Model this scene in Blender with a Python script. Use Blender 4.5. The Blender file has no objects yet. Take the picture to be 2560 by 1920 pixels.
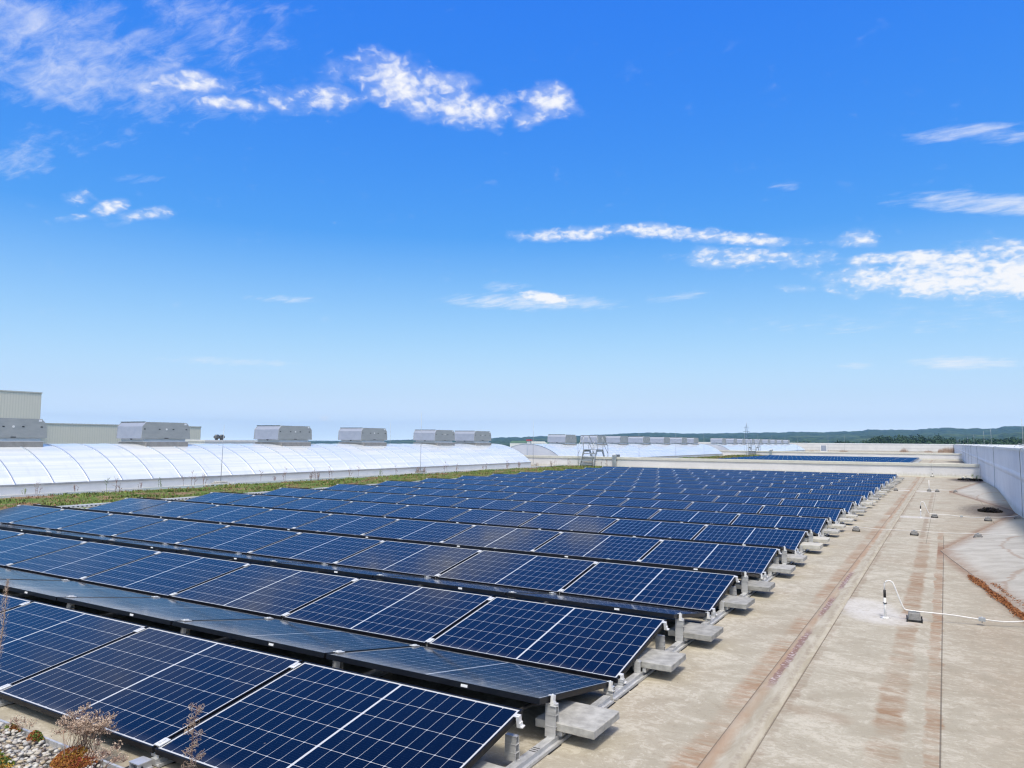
import bpy, bmesh, math, random
from mathutils import Matrix, Vector, noise
S = bpy.context.scene
COL = S.collection
random.seed(7)
R = math.radians

# ------------------------------------------------------------------ camera
CAM = Vector((2.124, -2.659, 1.8386))
yaw, pit, rol = 0.5328, 0.0767, 0.0082
fw = Vector((-math.sin(yaw)*math.cos(pit), math.cos(yaw)*math.cos(pit), math.sin(pit)))
rt = Vector((math.cos(yaw), math.sin(yaw), 0)); up = rt.cross(fw)
cr = rt*math.cos(rol)+up*math.sin(rol); cu = -rt*math.sin(rol)+up*math.cos(rol)
cam = bpy.data.objects.new('camera', bpy.data.cameras.new('camera')); COL.objects.link(cam); S.camera = cam
cam.matrix_world = Matrix(((cr.x, cu.x, -fw.x, CAM.x), (cr.y, cu.y, -fw.y, CAM.y), (cr.z, cu.z, -fw.z, CAM.z), (0, 0, 0, 1)))
cam.data.sensor_width = 36; cam.data.sensor_fit = 'HORIZONTAL'
cam.data.lens = 1833.3/2560*36
cam.data.clip_start = 0.05; cam.data.clip_end = 12000

# ------------------------------------------------------------------ exposure
S.view_settings.view_transform = 'Standard'; S.view_settings.look = 'None'
S.view_settings.gamma = 1; S.view_settings.use_curve_mapping = False
EXPO = 0.55
S.view_settings.exposure = EXPO
S.cycles.max_bounces = 8; S.cycles.volume_bounces = 1
S.cycles.use_denoising = True
S.cycles.filter_width = 1.25
GAIN = 2**EXPO

# ------------------------------------------------------------------ sun
SUN_EL = 63.0
sd = Vector((0.42, -0.90, 0)).normalized()*math.cos(R(SUN_EL)); sd.z = math.sin(R(SUN_EL))   # towards the sun
sl = bpy.data.lights.new('sun', 'SUN'); sl.energy = 2.1; sl.angle = R(10); sl.color = (1.0, 0.91, 0.78)
sun = bpy.data.objects.new('sun', sl); COL.objects.link(sun)
sun.rotation_euler = sd.to_track_quat('Z', 'Y').to_euler()

# ------------------------------------------------------------------ node maths
class V:
    """a float socket with operators"""
    def __init__(s, nt, sock): s.nt, s.s = nt, sock
    def _m(s, op, *o, clamp=False):
        n = s.nt.nodes.new('ShaderNodeMath'); n.operation = op; n.use_clamp = clamp
        for i, q in enumerate((s,)+o):
            if isinstance(q, V): s.nt.links.new(q.s, n.inputs[i])
            else: n.inputs[i].default_value = q
        return V(s.nt, n.outputs[0])
    def __add__(s, o): return s._m('ADD', o)
    __radd__ = __add__
    def __sub__(s, o): return s._m('SUBTRACT', o)
    def __rsub__(s, o): return (s*-1)+o
    def __mul__(s, o): return s._m('MULTIPLY', o)
    __rmul__ = __mul__
    def __truediv__(s, o): return s._m('DIVIDE', o)
    def __pow__(s, o): return s._m('POWER', o)
    def abs(s): return s._m('ABSOLUTE')
    def fract(s): return s._m('FRACT')
    def lt(s, o): return s._m('LESS_THAN', o)
    def gt(s, o): return s._m('GREATER_THAN', o)
    def min(s, o): return s._m('MINIMUM', o)
    def max(s, o): return s._m('MAXIMUM', o)
    def sin(s): return s._m('SINE')
    def clamp(s): return s._m('ADD', 0.0, clamp=True)
    def ramp(s, a, b, c=0.0, d=1.0, smooth=True):
        n = s.nt.nodes.new('ShaderNodeMapRange'); n.interpolation_type = 'SMOOTHSTEP' if smooth else 'LINEAR'; n.clamp = True
        s.nt.links.new(s.s, n.inputs['Value'])
        lo, hi, c2, d2 = (a, b, c, d) if a <= b else (b, a, d, c)
        for k, q in zip(('From Min', 'From Max', 'To Min', 'To Max'), (lo, hi, c2, d2)): n.inputs[k].default_value = q
        return V(s.nt, n.outputs[0])

def link(nt, a, b): nt.links.new(a.s if isinstance(a, V) else a, b)
def combine(nt, x, y, z):
    n = nt.nodes.new('ShaderNodeCombineXYZ')
    for i, q in enumerate((x, y, z)):
        if isinstance(q, V): nt.links.new(q.s, n.inputs[i])
        else: n.inputs[i].default_value = q
    return n.outputs[0]
def sep(nt, sock):
    n = nt.nodes.new('ShaderNodeSeparateXYZ'); nt.links.new(sock, n.inputs[0])
    return [V(nt, n.outputs[i]) for i in range(3)]
def noise_tex(nt, vec, scale, detail=4, rough=0.55, dist=0.0, out='Fac'):
    n = nt.nodes.new('ShaderNodeTexNoise'); nt.links.new(vec, n.inputs['Vector'])
    n.inputs['Scale'].default_value = scale; n.inputs['Detail'].default_value = detail
    n.inputs['Roughness'].default_value = rough; n.inputs['Distortion'].default_value = dist
    return V(nt, n.outputs[0]) if out == 'Fac' else n.outputs[1]
def mixc(nt, f, a, b):
    n = nt.nodes.new('ShaderNodeMix'); n.data_type = 'RGBA'
    if isinstance(f, V): nt.links.new(f.s, n.inputs[0])
    else: n.inputs[0].default_value = f
    for q, i in ((a, 6), (b, 7)):
        if isinstance(q, (tuple, list)): n.inputs[i].default_value = (*q[:3], 1)
        else: nt.links.new(q, n.inputs[i])
    return n.outputs[2]
def pos(nt): return nt.nodes.new('ShaderNodeNewGeometry').outputs['Position']
def objco(nt): return nt.nodes.new('ShaderNodeTexCoord').outputs['Object']
def bump(nt, h, strength=0.3, dist=0.01):
    n = nt.nodes.new('ShaderNodeBump'); n.inputs['Strength'].default_value = strength; n.inputs['Distance'].default_value = dist
    link(nt, h, n.inputs['Height']); return n.outputs[0]
def new_mat(name, col=(0.5, 0.5, 0.5), rough=0.6, metal=0.0, spec=0.5):
    m = bpy.data.materials.new(name); m.use_nodes = True
    b = m.node_tree.nodes['Principled BSDF']
    b.inputs['Base Color'].default_value = (*col, 1); b.inputs['Roughness'].default_value = rough
    b.inputs['Metallic'].default_value = metal; b.inputs['Specular IOR Level'].default_value = spec
    return m, m.node_tree, b
def noisy(name, c1, c2, scale, rough=0.7, metal=0.0, detail=5, spec=0.4, bmp=0.0, bd=0.01, stretch=(1, 1, 1), lo=0.3, hi=0.7, world=False, rvar=0.0):
    """two colours mixed by noise: wear, weathering, grain"""
    m, nt, b = new_mat(name, c1, rough, metal, spec)
    vec = pos(nt) if world else objco(nt)
    mp = nt.nodes.new('ShaderNodeMapping'); mp.inputs['Scale'].default_value = stretch; nt.links.new(vec, mp.inputs[0])
    f = noise_tex(nt, mp.outputs[0], scale, detail, 0.6)
    link(nt, mixc(nt, f.ramp(lo, hi), c1, c2), b.inputs['Base Color'])
    if rvar: link(nt, f.ramp(lo, hi, rough-rvar, rough+rvar), b.inputs['Roughness'])
    if bmp: link(nt, bump(nt, f, bmp, bd), b.inputs['Normal'])
    return m

# ------------------------------------------------------------------ sky and clouds (world)
def pix_dir(x, y):                     # direction a cloud stands in, from its place in a 2212-wide view
    x *= 2560/2212; y *= 2560/2212
    return (fw+cr*((x-1280)/1833.3)+cu*((960-y)/1833.3)).normalized()
W = bpy.data.worlds.new('World'); S.world = W; W.use_nodes = True
nt = W.node_tree
sky = nt.nodes.new('ShaderNodeTexSky'); sky.sky_type = 'NISHITA'; sky.sun_disc = False
sky.sun_elevation = R(SUN_EL); sky.sun_rotation = math.atan2(sd.x, sd.y)
bg = nt.nodes['Background']; bg.inputs[1].default_value = 0.1
scn = nt.nodes.new('ShaderNodeSeparateColor'); nt.links.new(sky.outputs[0], scn.inputs[0])
r_, g_, b_ = (V(nt, scn.outputs[i])*0.1 for i in range(3))
K = 10.0/GAIN
cc = nt.nodes.new('ShaderNodeCombineColor')
link(nt, (r_**1.9)*(2.15*K), cc.inputs[0]); link(nt, (g_**1.0)*(1.27*K), cc.inputs[1]); link(nt, (b_**0.13)*(1.03*K), cc.inputs[2])
gen = nt.nodes.new('ShaderNodeTexCoord').outputs['Generated']
gx, gy, gz = sep(nt, gen)
# horizon: pale milky blue
hz = (gz.abs()*-1+0.0)
hcol = mixc(nt, gz.ramp(0.07, 0.0), (0.76*K, 0.97*K, 1.14*K), (1.12*K, 1.32*K, 1.42*K))
zen = mixc(nt, gz.ramp(0.52, 0.82), cc.outputs[0], (0.008*K, 0.055*K, 0.34*K))
sky_col = mixc(nt, gz.ramp(0.0, 0.27, smooth=False)**0.50, hcol, zen)
# cloud layer coordinates: the plane of the clouds seen in perspective
inv = 1.0
den = gz.max(0.0)+0.12
cx_, cy_ = gx/den, gy/den
plane = combine(nt, cx_, cy_, 0.0)
def vdot(vec, scale=1.0):
    n = nt.nodes.new('ShaderNodeVectorMath'); n.operation = 'DOT_PRODUCT'; nt.links.new(gen, n.inputs[0])
    n.inputs[1].default_value = vec*scale; return V(nt, n.outputs['Value'])
# (x, y, half width, half height, tilt deg, strength, kind) in the 2212-wide view; kind p puffy, s streaky wisps
CL = [(60, 90, 270, 85, -14, .80, 's'), (200, 165, 240, 60, -8, .85, 's'), (390, 70, 230, 90, -5, .55, 's'), (480, 40, 190, 70, 0, .45, 's'),
      (405, 178, 85, 20, -2, 1.0, 'p'), (300, 205, 110, 22, -5, .6, 'p'), (500, 224, 90, 15, -2, .95, 'p'), (600, 214, 60, 24, 0, .85, 'p'), (690, 214, 75, 26, 0, 1.05, 'p'),
      (870, 185, 100, 46, -12, 1.12, 'p'), (940, 205, 100, 45, -10, 1.0, 'p'), (1010, 235, 85, 38, -12, 1.15, 'p'), (830, 130, 80, 26, -12, .85, 'p'), (720, 150, 80, 50, 0, .35, 'p'),
      (1180, 216, 58, 34, -18, 1.05, 'p'), (1125, 264, 36, 17, 0, .8, 'p'), (1085, 212, 26, 18, 0, .8, 'p'),
      (160, 431, 30, 14, 0, .9, 'p'), (233, 449, 32, 14, 12, 1.15, 'p'), (310, 463, 62, 12, 6, .9, 'p'), (158, 472, 28, 8, 6, .8, 'p'), (250, 484, 24, 6, 10, .7, 'p'),
      (10, 352, 70, 26, 0, .7, 's'), (60, 326, 70, 20, 3, .6, 's'), (150, 290, 130, 24, 0, .4, 's'), (300, 385, 70, 10, 0, .5, 's'),
      (1240, 505, 130, 15, 2, 1.1, 'p'), (1420, 500, 120, 16, -3, 1.1, 'p'), (1580, 514, 115, 14, -5, 1.1, 'p'), (1730, 523, 60, 8, 0, .5, 'p'),
      (1600, 556, 125, 22, 0, .98, 'p'), (1852, 517, 36, 20, 0, 1.0, 'p'), (1770, 560, 50, 16, 0, .75, 'p'), (1720, 622, 40, 10, 0, .6, 'p'),
      (2080, 602, 215, 34, 0, 1.38, 'p'), (2010, 560, 150, 15, 0, 1.3, 'p'), (2170, 545, 90, 22, 0, 1.05, 'p'), (2190, 598, 120, 38, 0, 1.42, 'p'), (1880, 605, 110, 34, 0, .75, 'p'),
      (2080, 288, 80, 15, 5, .95, 's'), (2200, 290, 60, 14, 5, .7, 's'), (2130, 440, 150, 20, -3, 1.0, 's'), (1693, 398, 34, 11, 0, .65, 's'),
      (1145, 652, 180, 17, -1, 1.05, 's'), (1172, 643, 50, 12, -8, 1.6, 'p'), (1085, 620, 50, 11, 0, .7, 's'), (1320, 651, 40, 5, 0, .6, 's'), (1470, 641, 70, 9, 8, .6, 's'),
      (2075, 784, 85, 12, 0, 1.05, 's'), (1838, 790, 36, 7, 0, .7, 's'), (610, 646, 80, 8, -2, .75, 's'), (500, 781, 130, 8, -2, .75, 's'), (696, 903, 13, 6, 0, 1.1, 'p'), (640, 900, 8, 3, 0, .8, 'p'),
      (1850, 700, 260, 20, 0, .45, 's'), (2100, 680, 200, 30, 0, .4, 's')]
tot = {'p': None, 's': None}
for (px, py, w, h, tl, st, kd) in CL:
    c = pix_dir(px, py)
    e1 = (pix_dir(px+10*math.cos(R(tl)), py-10*math.sin(R(tl)))-c).normalized()
    e2 = c.cross(e1).normalized()
    sc = 2560/2212/1833.3*1.22
    a, b2 = vdot(e1, 1/(w*sc)), vdot(e2, 1/(h*sc))
    d = a*a+b2*b2
    front = vdot(c).gt(0.3)
    m_ = d.ramp(0.0, 1.35, st, 0.0, smooth=False)*front
    tot[kd] = m_ if tot[kd] is None else tot[kd].max(m_)
den2 = gz.max(0.0)+0.35
plane2 = combine(nt, gx/den2, gy/den2, 0.0)
nz = noise_tex(nt, plane2, 50.0, 4, 0.48, 0.35)
nz2 = noise_tex(nt, plane2, 17.0, 4, 0.5, 0.3)
mp = nt.nodes.new('ShaderNodeMapping'); nt.links.new(plane, mp.inputs[0])
mp.inputs['Rotation'].default_value = (0, 0, R(20)); mp.inputs['Scale'].default_value = (1.0, 2.6, 1.0)
nst = noise_tex(nt, mp.outputs[0], 10.0, 9, 0.66, 0.5)
puffy = ((nz*0.62+nz2*0.48)-0.55)*4.2+(tot['p']-0.55)*1.5
halo = ((nz2-0.5)*2.2+(nz-0.5)*0.8+(tot['p']-0.42)*1.2).ramp(-0.25, 1.5)
alpha_p = puffy.ramp(-0.15, 1.45).max(halo*0.55)
wisp = (nst-0.5)*2.0+(nz2-0.5)*1.2+(tot['s']-0.50)*1.25
alpha_s = wisp.ramp(-0.30, 1.6)
alpha = (alpha_p*0.97).max(alpha_s*0.86)
# thin bright cirrus veil added around the sun as neutral fill, out of view behind the photographer's right shoulder
sdot = vdot(sd)
nv = noise_tex(nt, plane, 1.6, 5, 0.6, 0.4)
veil = (sdot.ramp(0.60, 0.92)*(nv.ramp(0.2, 0.65, 0.6, 1.0)))
cl_col = mixc(nt, 0.0, (1.0*K, 1.0*K, 1.01*K), (1, 1, 1))
veil_col = mixc(nt, 0.0, (2.3*K, 2.2*K, 2.05*K), (1, 1, 1))
c1 = mixc(nt, alpha, sky_col, cl_col)
c2 = mixc(nt, veil, c1, veil_col)
nt.links.new(c2, bg.inputs[0])

# ------------------------------------------------------------------ mesh helpers
class MB:
    def __init__(s): s.b = bmesh.new()
    def face(s, pts, mi=0, smooth=False):
        vs = [s.b.verts.new(p) for p in pts]
        try:
            f = s.b.faces.new(vs); f.material_index = mi; f.smooth = smooth; return f
        except ValueError: return None
    def box(s, x0, x1, y0, y1, z0, z1, mi=0, mat=None):
        P = [Vector(p) for p in ((x0, y0, z0), (x1, y0, z0), (x1, y1, z0), (x0, y1, z0), (x0, y0, z1), (x1, y0, z1), (x1, y1, z1), (x0, y1, z1))]
        if mat: P = [mat @ p for p in P]
        v = [s.b.verts.new(p) for p in P]
        for q in ((0, 3, 2, 1), (4, 5, 6, 7), (0, 1, 5, 4), (1, 2, 6, 5), (2, 3, 7, 6), (3, 0, 4, 7)):
            s.b.faces.new([v[i] for i in q]).material_index = mi
        return s
    def prism(s, prof, axis, a, b, mi=0, smooth=False):
        """closed profile swept along an axis; prof in the two other axes, in order"""
        def pt(u, v, w): return {'x': (w, u, v), 'y': (u, w, v), 'z': (u, v, w)}[axis]
        A = [s.b.verts.new(pt(u, v, a)) for u, v in prof]; B = [s.b.verts.new(pt(u, v, b)) for u, v in prof]
        n = len(prof)
        for i in range(n):
            f = s.b.faces.new((A[i], A[(i+1) % n], B[(i+1) % n], B[i])); f.material_index = mi; f.smooth = smooth
        for c in (A, B):
            f = s.b.faces.new(c); f.material_index = mi
        return s
    def tube(s, pts, r, n=8, mi=0, cap=True):
        pts = [Vector(p) for p in pts]; rings = []
        rr = r if isinstance(r, (list, tuple)) else [r]*len(pts)
        for i, p in enumerate(pts):
            t = (pts[min(i+1, len(pts)-1)]-pts[max(i-1, 0)]).normalized()
            a = Vector((0, 0, 1)) if abs(t.z) < 0.9 else Vector((1, 0, 0))
            u = t.cross(a).normalized(); v = t.cross(u)
            rings.append([s.b.verts.new(p+(u*math.cos(2*math.pi*k/n)+v*math.sin(2*math.pi*k/n))*rr[i]) for k in range(n)])
        for A, B in zip(rings, rings[1:]):
            for k in range(n):
                f = s.b.faces.new((A[k], A[(k+1) % n], B[(k+1) % n], B[k])); f.smooth = True; f.material_index = mi
        if cap:
            for c in (rings[0], rings[-1]): s.b.faces.new(c).material_index = mi
        return s
    def bevel(s, w, seg=1):
        bmesh.ops.bevel(s.b, geom=list(s.b.edges), offset=w, segments=seg, affect='EDGES', clamp_overlap=True); return s
    def build(s, name, mats, parent=None, loc=None, rot=None, link_=True):
        bmesh.ops.recalc_face_normals(s.b, faces=s.b.faces)
        me = bpy.data.meshes.new(name); s.b.to_mesh(me); s.b.free()
        for m in (mats if isinstance(mats, (list, tuple)) else [mats]): me.materials.append(m)
        o = bpy.data.objects.new(name, me)
        if parent: o.parent = parent
        if loc: o.location = loc
        if rot: o.rotation_euler = rot
        if link_: COL.objects.link(o)
        return o
def tag(o, label=None, cat=None, group=None, kind=None):
    for k, v in (('label', label), ('category', cat), ('group', group), ('kind', kind)):
        if v: o[k] = v
    return o
def empty(name, loc=(0, 0, 0), rot=(0, 0, 0)):
    o = bpy.data.objects.new(name, None); COL.objects.link(o); o.location = loc; o.rotation_euler = rot
    o.empty_display_size = 0.1; return o
def copy_tree(o, parent=None):
    c = o.copy(); COL.objects.link(c); c.parent = parent
    for ch in list(o.children): copy_tree(ch, c)
    return c
ORD = ['first', 'second', 'third', 'fourth', 'fifth', 'sixth', 'seventh', 'eighth', 'ninth', 'tenth', 'eleventh', 'twelfth', 'thirteenth', 'fourteenth', 'fifteenth', 'sixteenth', 'seventeenth', 'eighteenth', 'nineteenth', 'twentieth']

# ------------------------------------------------------------------ materials
M_frame = noisy('black_anodised_frame', (0.004, 0.005, 0.009), (0.009, 0.010, 0.014), 6, 0.45, 0.0, spec=0.22)
M_alu = noisy('mill_aluminium', (0.52, 0.53, 0.54), (0.66, 0.67, 0.68), 9, 0.38, 0.5, stretch=(1, 1, 6), rvar=0.1)
M_clamp = noisy('bright_clamp', (0.66, 0.67, 0.68), (0.76, 0.77, 0.78), 9, 0.4, 0.25)
M_alu_rail = noisy('weathered_aluminium', (0.44, 0.455, 0.47), (0.60, 0.61, 0.62), 14, 0.45, 0.35, stretch=(3, 1, 1), rvar=0.1)
M_galv = noisy('galvanised_steel', (0.33, 0.36, 0.38), (0.46, 0.49, 0.51), 10, 0.5, 0.6, rvar=0.08)
M_rubber = noisy('black_rubber', (0.015, 0.015, 0.017), (0.03, 0.03, 0.03), 20, 0.85)
M_conc = noisy('concrete_slab', (0.26, 0.26, 0.25), (0.40, 0.40, 0.385), 14, 0.9, detail=8, bmp=0.35, bd=0.004, world=True)
M_conc_d = noisy('dark_concrete_block', (0.17, 0.17, 0.17), (0.27, 0.27, 0.27), 40, 0.95, detail=6, bmp=0.4, bd=0.004, world=True)
M_white = noisy('white_plastic', (0.68, 0.68, 0.67), (0.76, 0.76, 0.75), 8, 0.45)
M_sticker = new_mat('white_sticker', (0.75, 0.76, 0.78), 0.5)[0]
M_black = noisy('black_plastic', (0.012, 0.012, 0.014), (0.025, 0.025, 0.027), 10, 0.6)
M_coping = noisy('beige_coping', (0.50, 0.50, 0.45), (0.56, 0.56, 0.51), 3, 0.55, 0.1)
M_zinc = noisy('zinc_vent_sheet', (0.33, 0.345, 0.34), (0.38, 0.39, 0.385), 2.5, 0.5, 0.2, stretch=(1, 1, 3), rvar=0.06)
M_louvre = noisy('aluminium_vent_flap', (0.27, 0.305, 0.385), (0.31, 0.345, 0.425), 4, 0.5, 0.1)
M_collar = noisy('pale_vent_collar', (0.60, 0.64, 0.67), (0.68, 0.71, 0.73), 4, 0.5)
M_curbbox = noisy('grey_vent_curb', (0.25, 0.24, 0.23), (0.31, 0.30, 0.285), 5, 0.6)
M_bar = noisy('glazing_bar', (0.48, 0.55, 0.64), (0.56, 0.63, 0.71), 5, 0.4, 0.4)
M_stone_a = noisy('pale_pebble', (0.42, 0.40, 0.35), (0.62, 0.60, 0.55), 30, 0.6)

def m_panel():
    m, nt, b = new_mat('solar_cells', (0.01, 0.02, 0.06), 0.08)
    x, y, z = sep(nt, objco(nt))
    hx, pv = 0.0932, 0.1815
    ax = x.abs()-0.007
    s = ax/hx; t = (y-0.0225)/pv
    fx = s.fract(); fy = t.fract()
    dx = fx.min(1.0-fx)*hx; dy = fy.min(1.0-fy)*pv
    line = (dx.lt(0.0011)).max(dy.lt(0.0015)).max((dx+dy).lt(0.0075))
    outside = (s.lt(0.0)).max(s.gt(9.0)).max(t.lt(0.0)).max(t.gt(6.0))
    white = line.max(outside)
    bus = ((fy*10.0).fract()-0.5).abs().gt(0.455)       # fine wires along the long side
    oi = nt.nodes.new('ShaderNodeObjectInfo')
    rnd = V(nt, oi.outputs['Random'])
    cellid = combine(nt, x/hx+rnd*91.0, y/pv+rnd*37.0, 0.0)
    wn = nt.nodes.new('ShaderNodeTexWhiteNoise')
    fl = nt.nodes.new('ShaderNodeVectorMath'); fl.operation = 'FLOOR'; nt.links.new(cellid, fl.inputs[0]); nt.links.new(fl.outputs[0], wn.inputs[0])
    cn = V(nt, wn.outputs[0])
    cell = mixc(nt, cn*0.5+rnd*0.5, (0.0004, 0.0014, 0.0075), (0.0008, 0.0028, 0.0125))
    cell = mixc(nt, bus*0.35, cell, (0.02, 0.035, 0.07))
    col = mixc(nt, line, cell, (0.42, 0.44, 0.47)); col = mixc(nt, outside, col, (0.50, 0.52, 0.54))
    # thin dust film: a little more along the low edge where rain leaves it
    low = y.ramp(0.0, 0.10, 1.0, 0.0)
    sh = nt.nodes.new('ShaderNodeVectorMath'); sh.operation = 'ADD'; nt.links.new(objco(nt), sh.inputs[0]); nt.links.new(combine(nt, rnd*53.0, rnd*29.0, 0.0), sh.inputs[1])
    dn = noise_tex(nt, sh.outputs[0], 2.2, 6, 0.65)
    dust = dn.ramp(0.45, 0.8, 0.0, 0.004)*(rnd+0.4)+low*dn.ramp(0.3, 0.7, 0.0, 0.16)
    drop = noise_tex(nt, sh.outputs[0], 7.0, 2, 0.5).ramp(0.785, 0.80)
    dust = dust.max(drop*0.8)
    col = mixc(nt, dust, col, (0.34, 0.33, 0.31))
    link(nt, col, b.inputs['Base Color'])
    link(nt, dn.ramp(0.3, 0.8, 0.07, 0.13), b.inputs['Roughness'])
    b.inputs['IOR'].default_value = 1.38
    return m
M_cell = m_panel()

def m_roof():
    m, nt, b = new_mat('roof_membrane', (0.4, 0.36, 0.3), 0.85, spec=0.25)
    P = pos(nt); x, y, z = sep(nt, P)
    mp = nt.nodes.new('ShaderNodeMapping'); nt.links.new(P, mp.inputs[0]); mp.inputs['Scale'].default_value = (0.9, 1.15, 1)
    big = noise_tex(nt, P, 0.55, 5, 0.6, 0.3)
    med = noise_tex(nt, mp.outputs[0], 2.6, 7, 0.68, 0.8)
    fine = noise_tex(nt, mp.outputs[0], 16, 7, 0.7, 1.2)
    grain = noise_tex(nt, P, 90, 4, 0.7)
    col = mixc(nt, med.ramp(0.32, 0.68), (0.330, 0.303, 0.240), (0.420, 0.394, 0.325))
    col = mixc(nt, big.ramp(0.42, 0.72)*0.45, col, (0.29, 0.235, 0.17))
    # flaky pale residue
    fl = (fine*0.75+med*0.45).ramp(0.615, 0.67)
    col = mixc(nt, fl*0.42, col, (0.54, 0.51, 0.44))
    col = mixc(nt, fine.ramp(0.46, 0.34)*0.30, col, (0.21, 0.17, 0.12))
    col = mixc(nt, grain.ramp(0.52, 0.66)*0.38, col, (0.24, 0.21, 0.18))
    RUST = (0.25, 0.125, 0.055); BROWN = (0.19, 0.12, 0.075)
    # water flows to the drains: brown wide film between seam and wall
    wide = (x.ramp(1.7, 2.6)*y.ramp(7.0, 16.0)*y.ramp(60.0, 44.0))*big.ramp(0.25, 0.6, 0.45, 1.0)
    col = mixc(nt, wide*0.28, col, (0.27, 0.21, 0.15))
    near = (x.ramp(2.05, 2.5)*y.ramp(11.5, 8.0))*med.ramp(0.35, 0.6)
    col = mixc(nt, near*0.24, col, (0.29, 0.215, 0.14))
    # stain bands beside the seams
    wob = (med-0.5)*0.16
    def band(c0, c1, soft, col, colr, amt, y0=-30, y1=300):
        msk = (x+wob).ramp(c0-soft, c0)*(x+wob).ramp(c1+soft, c1)*y.ramp(y1+2, y1)
        if y0 > -20: msk = msk*y.ramp(y0-1.5, y0)
        return mixc(nt, msk*amt, col, colr)
    strk = noise_tex(nt, combine(nt, x*2.2, y*9.0, 0.0), 2.0, 5, 0.65, 0.6).ramp(0.36, 0.60, 0.25, 1.0)
    st = strk*noise_tex(nt, combine(nt, x*0.3, y, 0.0), 0.9, 4, 0.6).ramp(0.36, 0.60, 0.12, 1.0)
    col = band(1.955, 2.03, 0.02, col, RUST, st*0.7, y1=14)
    col = band(1.68, 1.80, 0.05, col, (0.24, 0.14, 0.075), st*0.85, y1=13)
    col = band(1.64, 1.70, 0.03, col, BROWN, st*0.6, y0=13, y1=29)
    col = band(0.76, 0.87, 0.09, col, RUST, st*0.65)
    col = band(1.08, 1.13, 0.03, col, BROWN, st*0.5)
    for c in (0.857, 1.089):
        col = mixc(nt, (x-c).abs().ramp(0.006, 0.002)*0.7, col, (0.10, 0.08, 0.06))
    # puddle stains
    blob = noise_tex(nt, P, 1.1, 3, 0.5).ramp(0.60, 0.70)*x.ramp(1.05, 1.2)*x.ramp(2.4, 2.0)
    col = mixc(nt, blob*0.42, col, (0.26, 0.19, 0.13))
    # white repair patches round the three conductor posts
    for (px, py, rx, ry) in ((1.52, 6.2, 0.42, 0.42), (1.25, 6.7, 0.40, 0.5), (1.35, 18.5, 0.7, 0.35), (1.0, 30.2, 0.9, 0.4), (1.53, 30.2, 0.5, 0.5)):
        d = ((x-px)/rx)**2.0+((y-py)/ry)**2.0
        col = mixc(nt, (d+(med-0.5)*1.6).ramp(1.1, 0.2)*0.62*fine.ramp(0.30, 0.55, 0.35, 1.0), col, (0.56, 0.555, 0.55))
    # silt along the free edges of the two wedges
    for (ax, ay, bx, by) in ((2.0, 12.1, 3.73, 1.6), (2.0, 12.1, 3.73, 21.4), (2.25, 30.4, 3.73, 22.2), (2.25, 30.4, 3.73, 41.0)):
        L2 = math.hypot(bx-ax, by-ay); nx, ny = -(by-ay)/L2, (bx-ax)/L2
        dd = ((x-ax)*nx+(y-ay)*ny).abs()+(med-0.5)*0.10
        col = mixc(nt, dd.ramp(0.20, 0.02)*x.gt(ax-0.05)*fine.ramp(0.34, 0.6, 0.35, 1.0)*0.75, col, (0.20, 0.105, 0.06))
    # black sludge round the drains
    for (px, py, rx, ry, a) in ((3.3, 21.7, 1.1, 3.2, .75), (3.2, 41.6, 1.2, 3.0, .95), (3.3, 86, 1.5, 6, .7)):
        d = ((x-px)/rx)**2.0+((y-py)/ry)**2.0
        col = mixc(nt, (d+(fine-0.5)*1.4).ramp(1.0, 0.1)*a, col, (0.055, 0.042, 0.035))
    # welded sheet edges
    for c in (2.04, -1.1, 3.05):
        e = (x-c).abs()
        col = mixc(nt, e.ramp(0.007, 0.003)*0.75*(y.lt(14.5) if c == 2.04 else 1.0), col, (0.09, 0.075, 0.06))
    e = (x-1.76).abs(); col = mixc(nt, e.ramp(0.007, 0.003)*0.6*y.gt(13.0)*y.lt(29), col, (0.10, 0.085, 0.07))
    e = ((y+0.3)/1.9).fract(); 
    # small dark specks
    sp = noise_tex(nt, P, 22, 2, 0.5).ramp(0.76, 0.79)
    col = mixc(nt, sp*0.7, col, (0.07, 0.05, 0.04))
    link(nt, col, b.inputs['Base Color'])
    link(nt, bump(nt, fine*0.7+med*0.8+grain*0.25, 0.5, 0.008), b.inputs['Normal'])
    return m
M_roof = m_roof()

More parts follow.
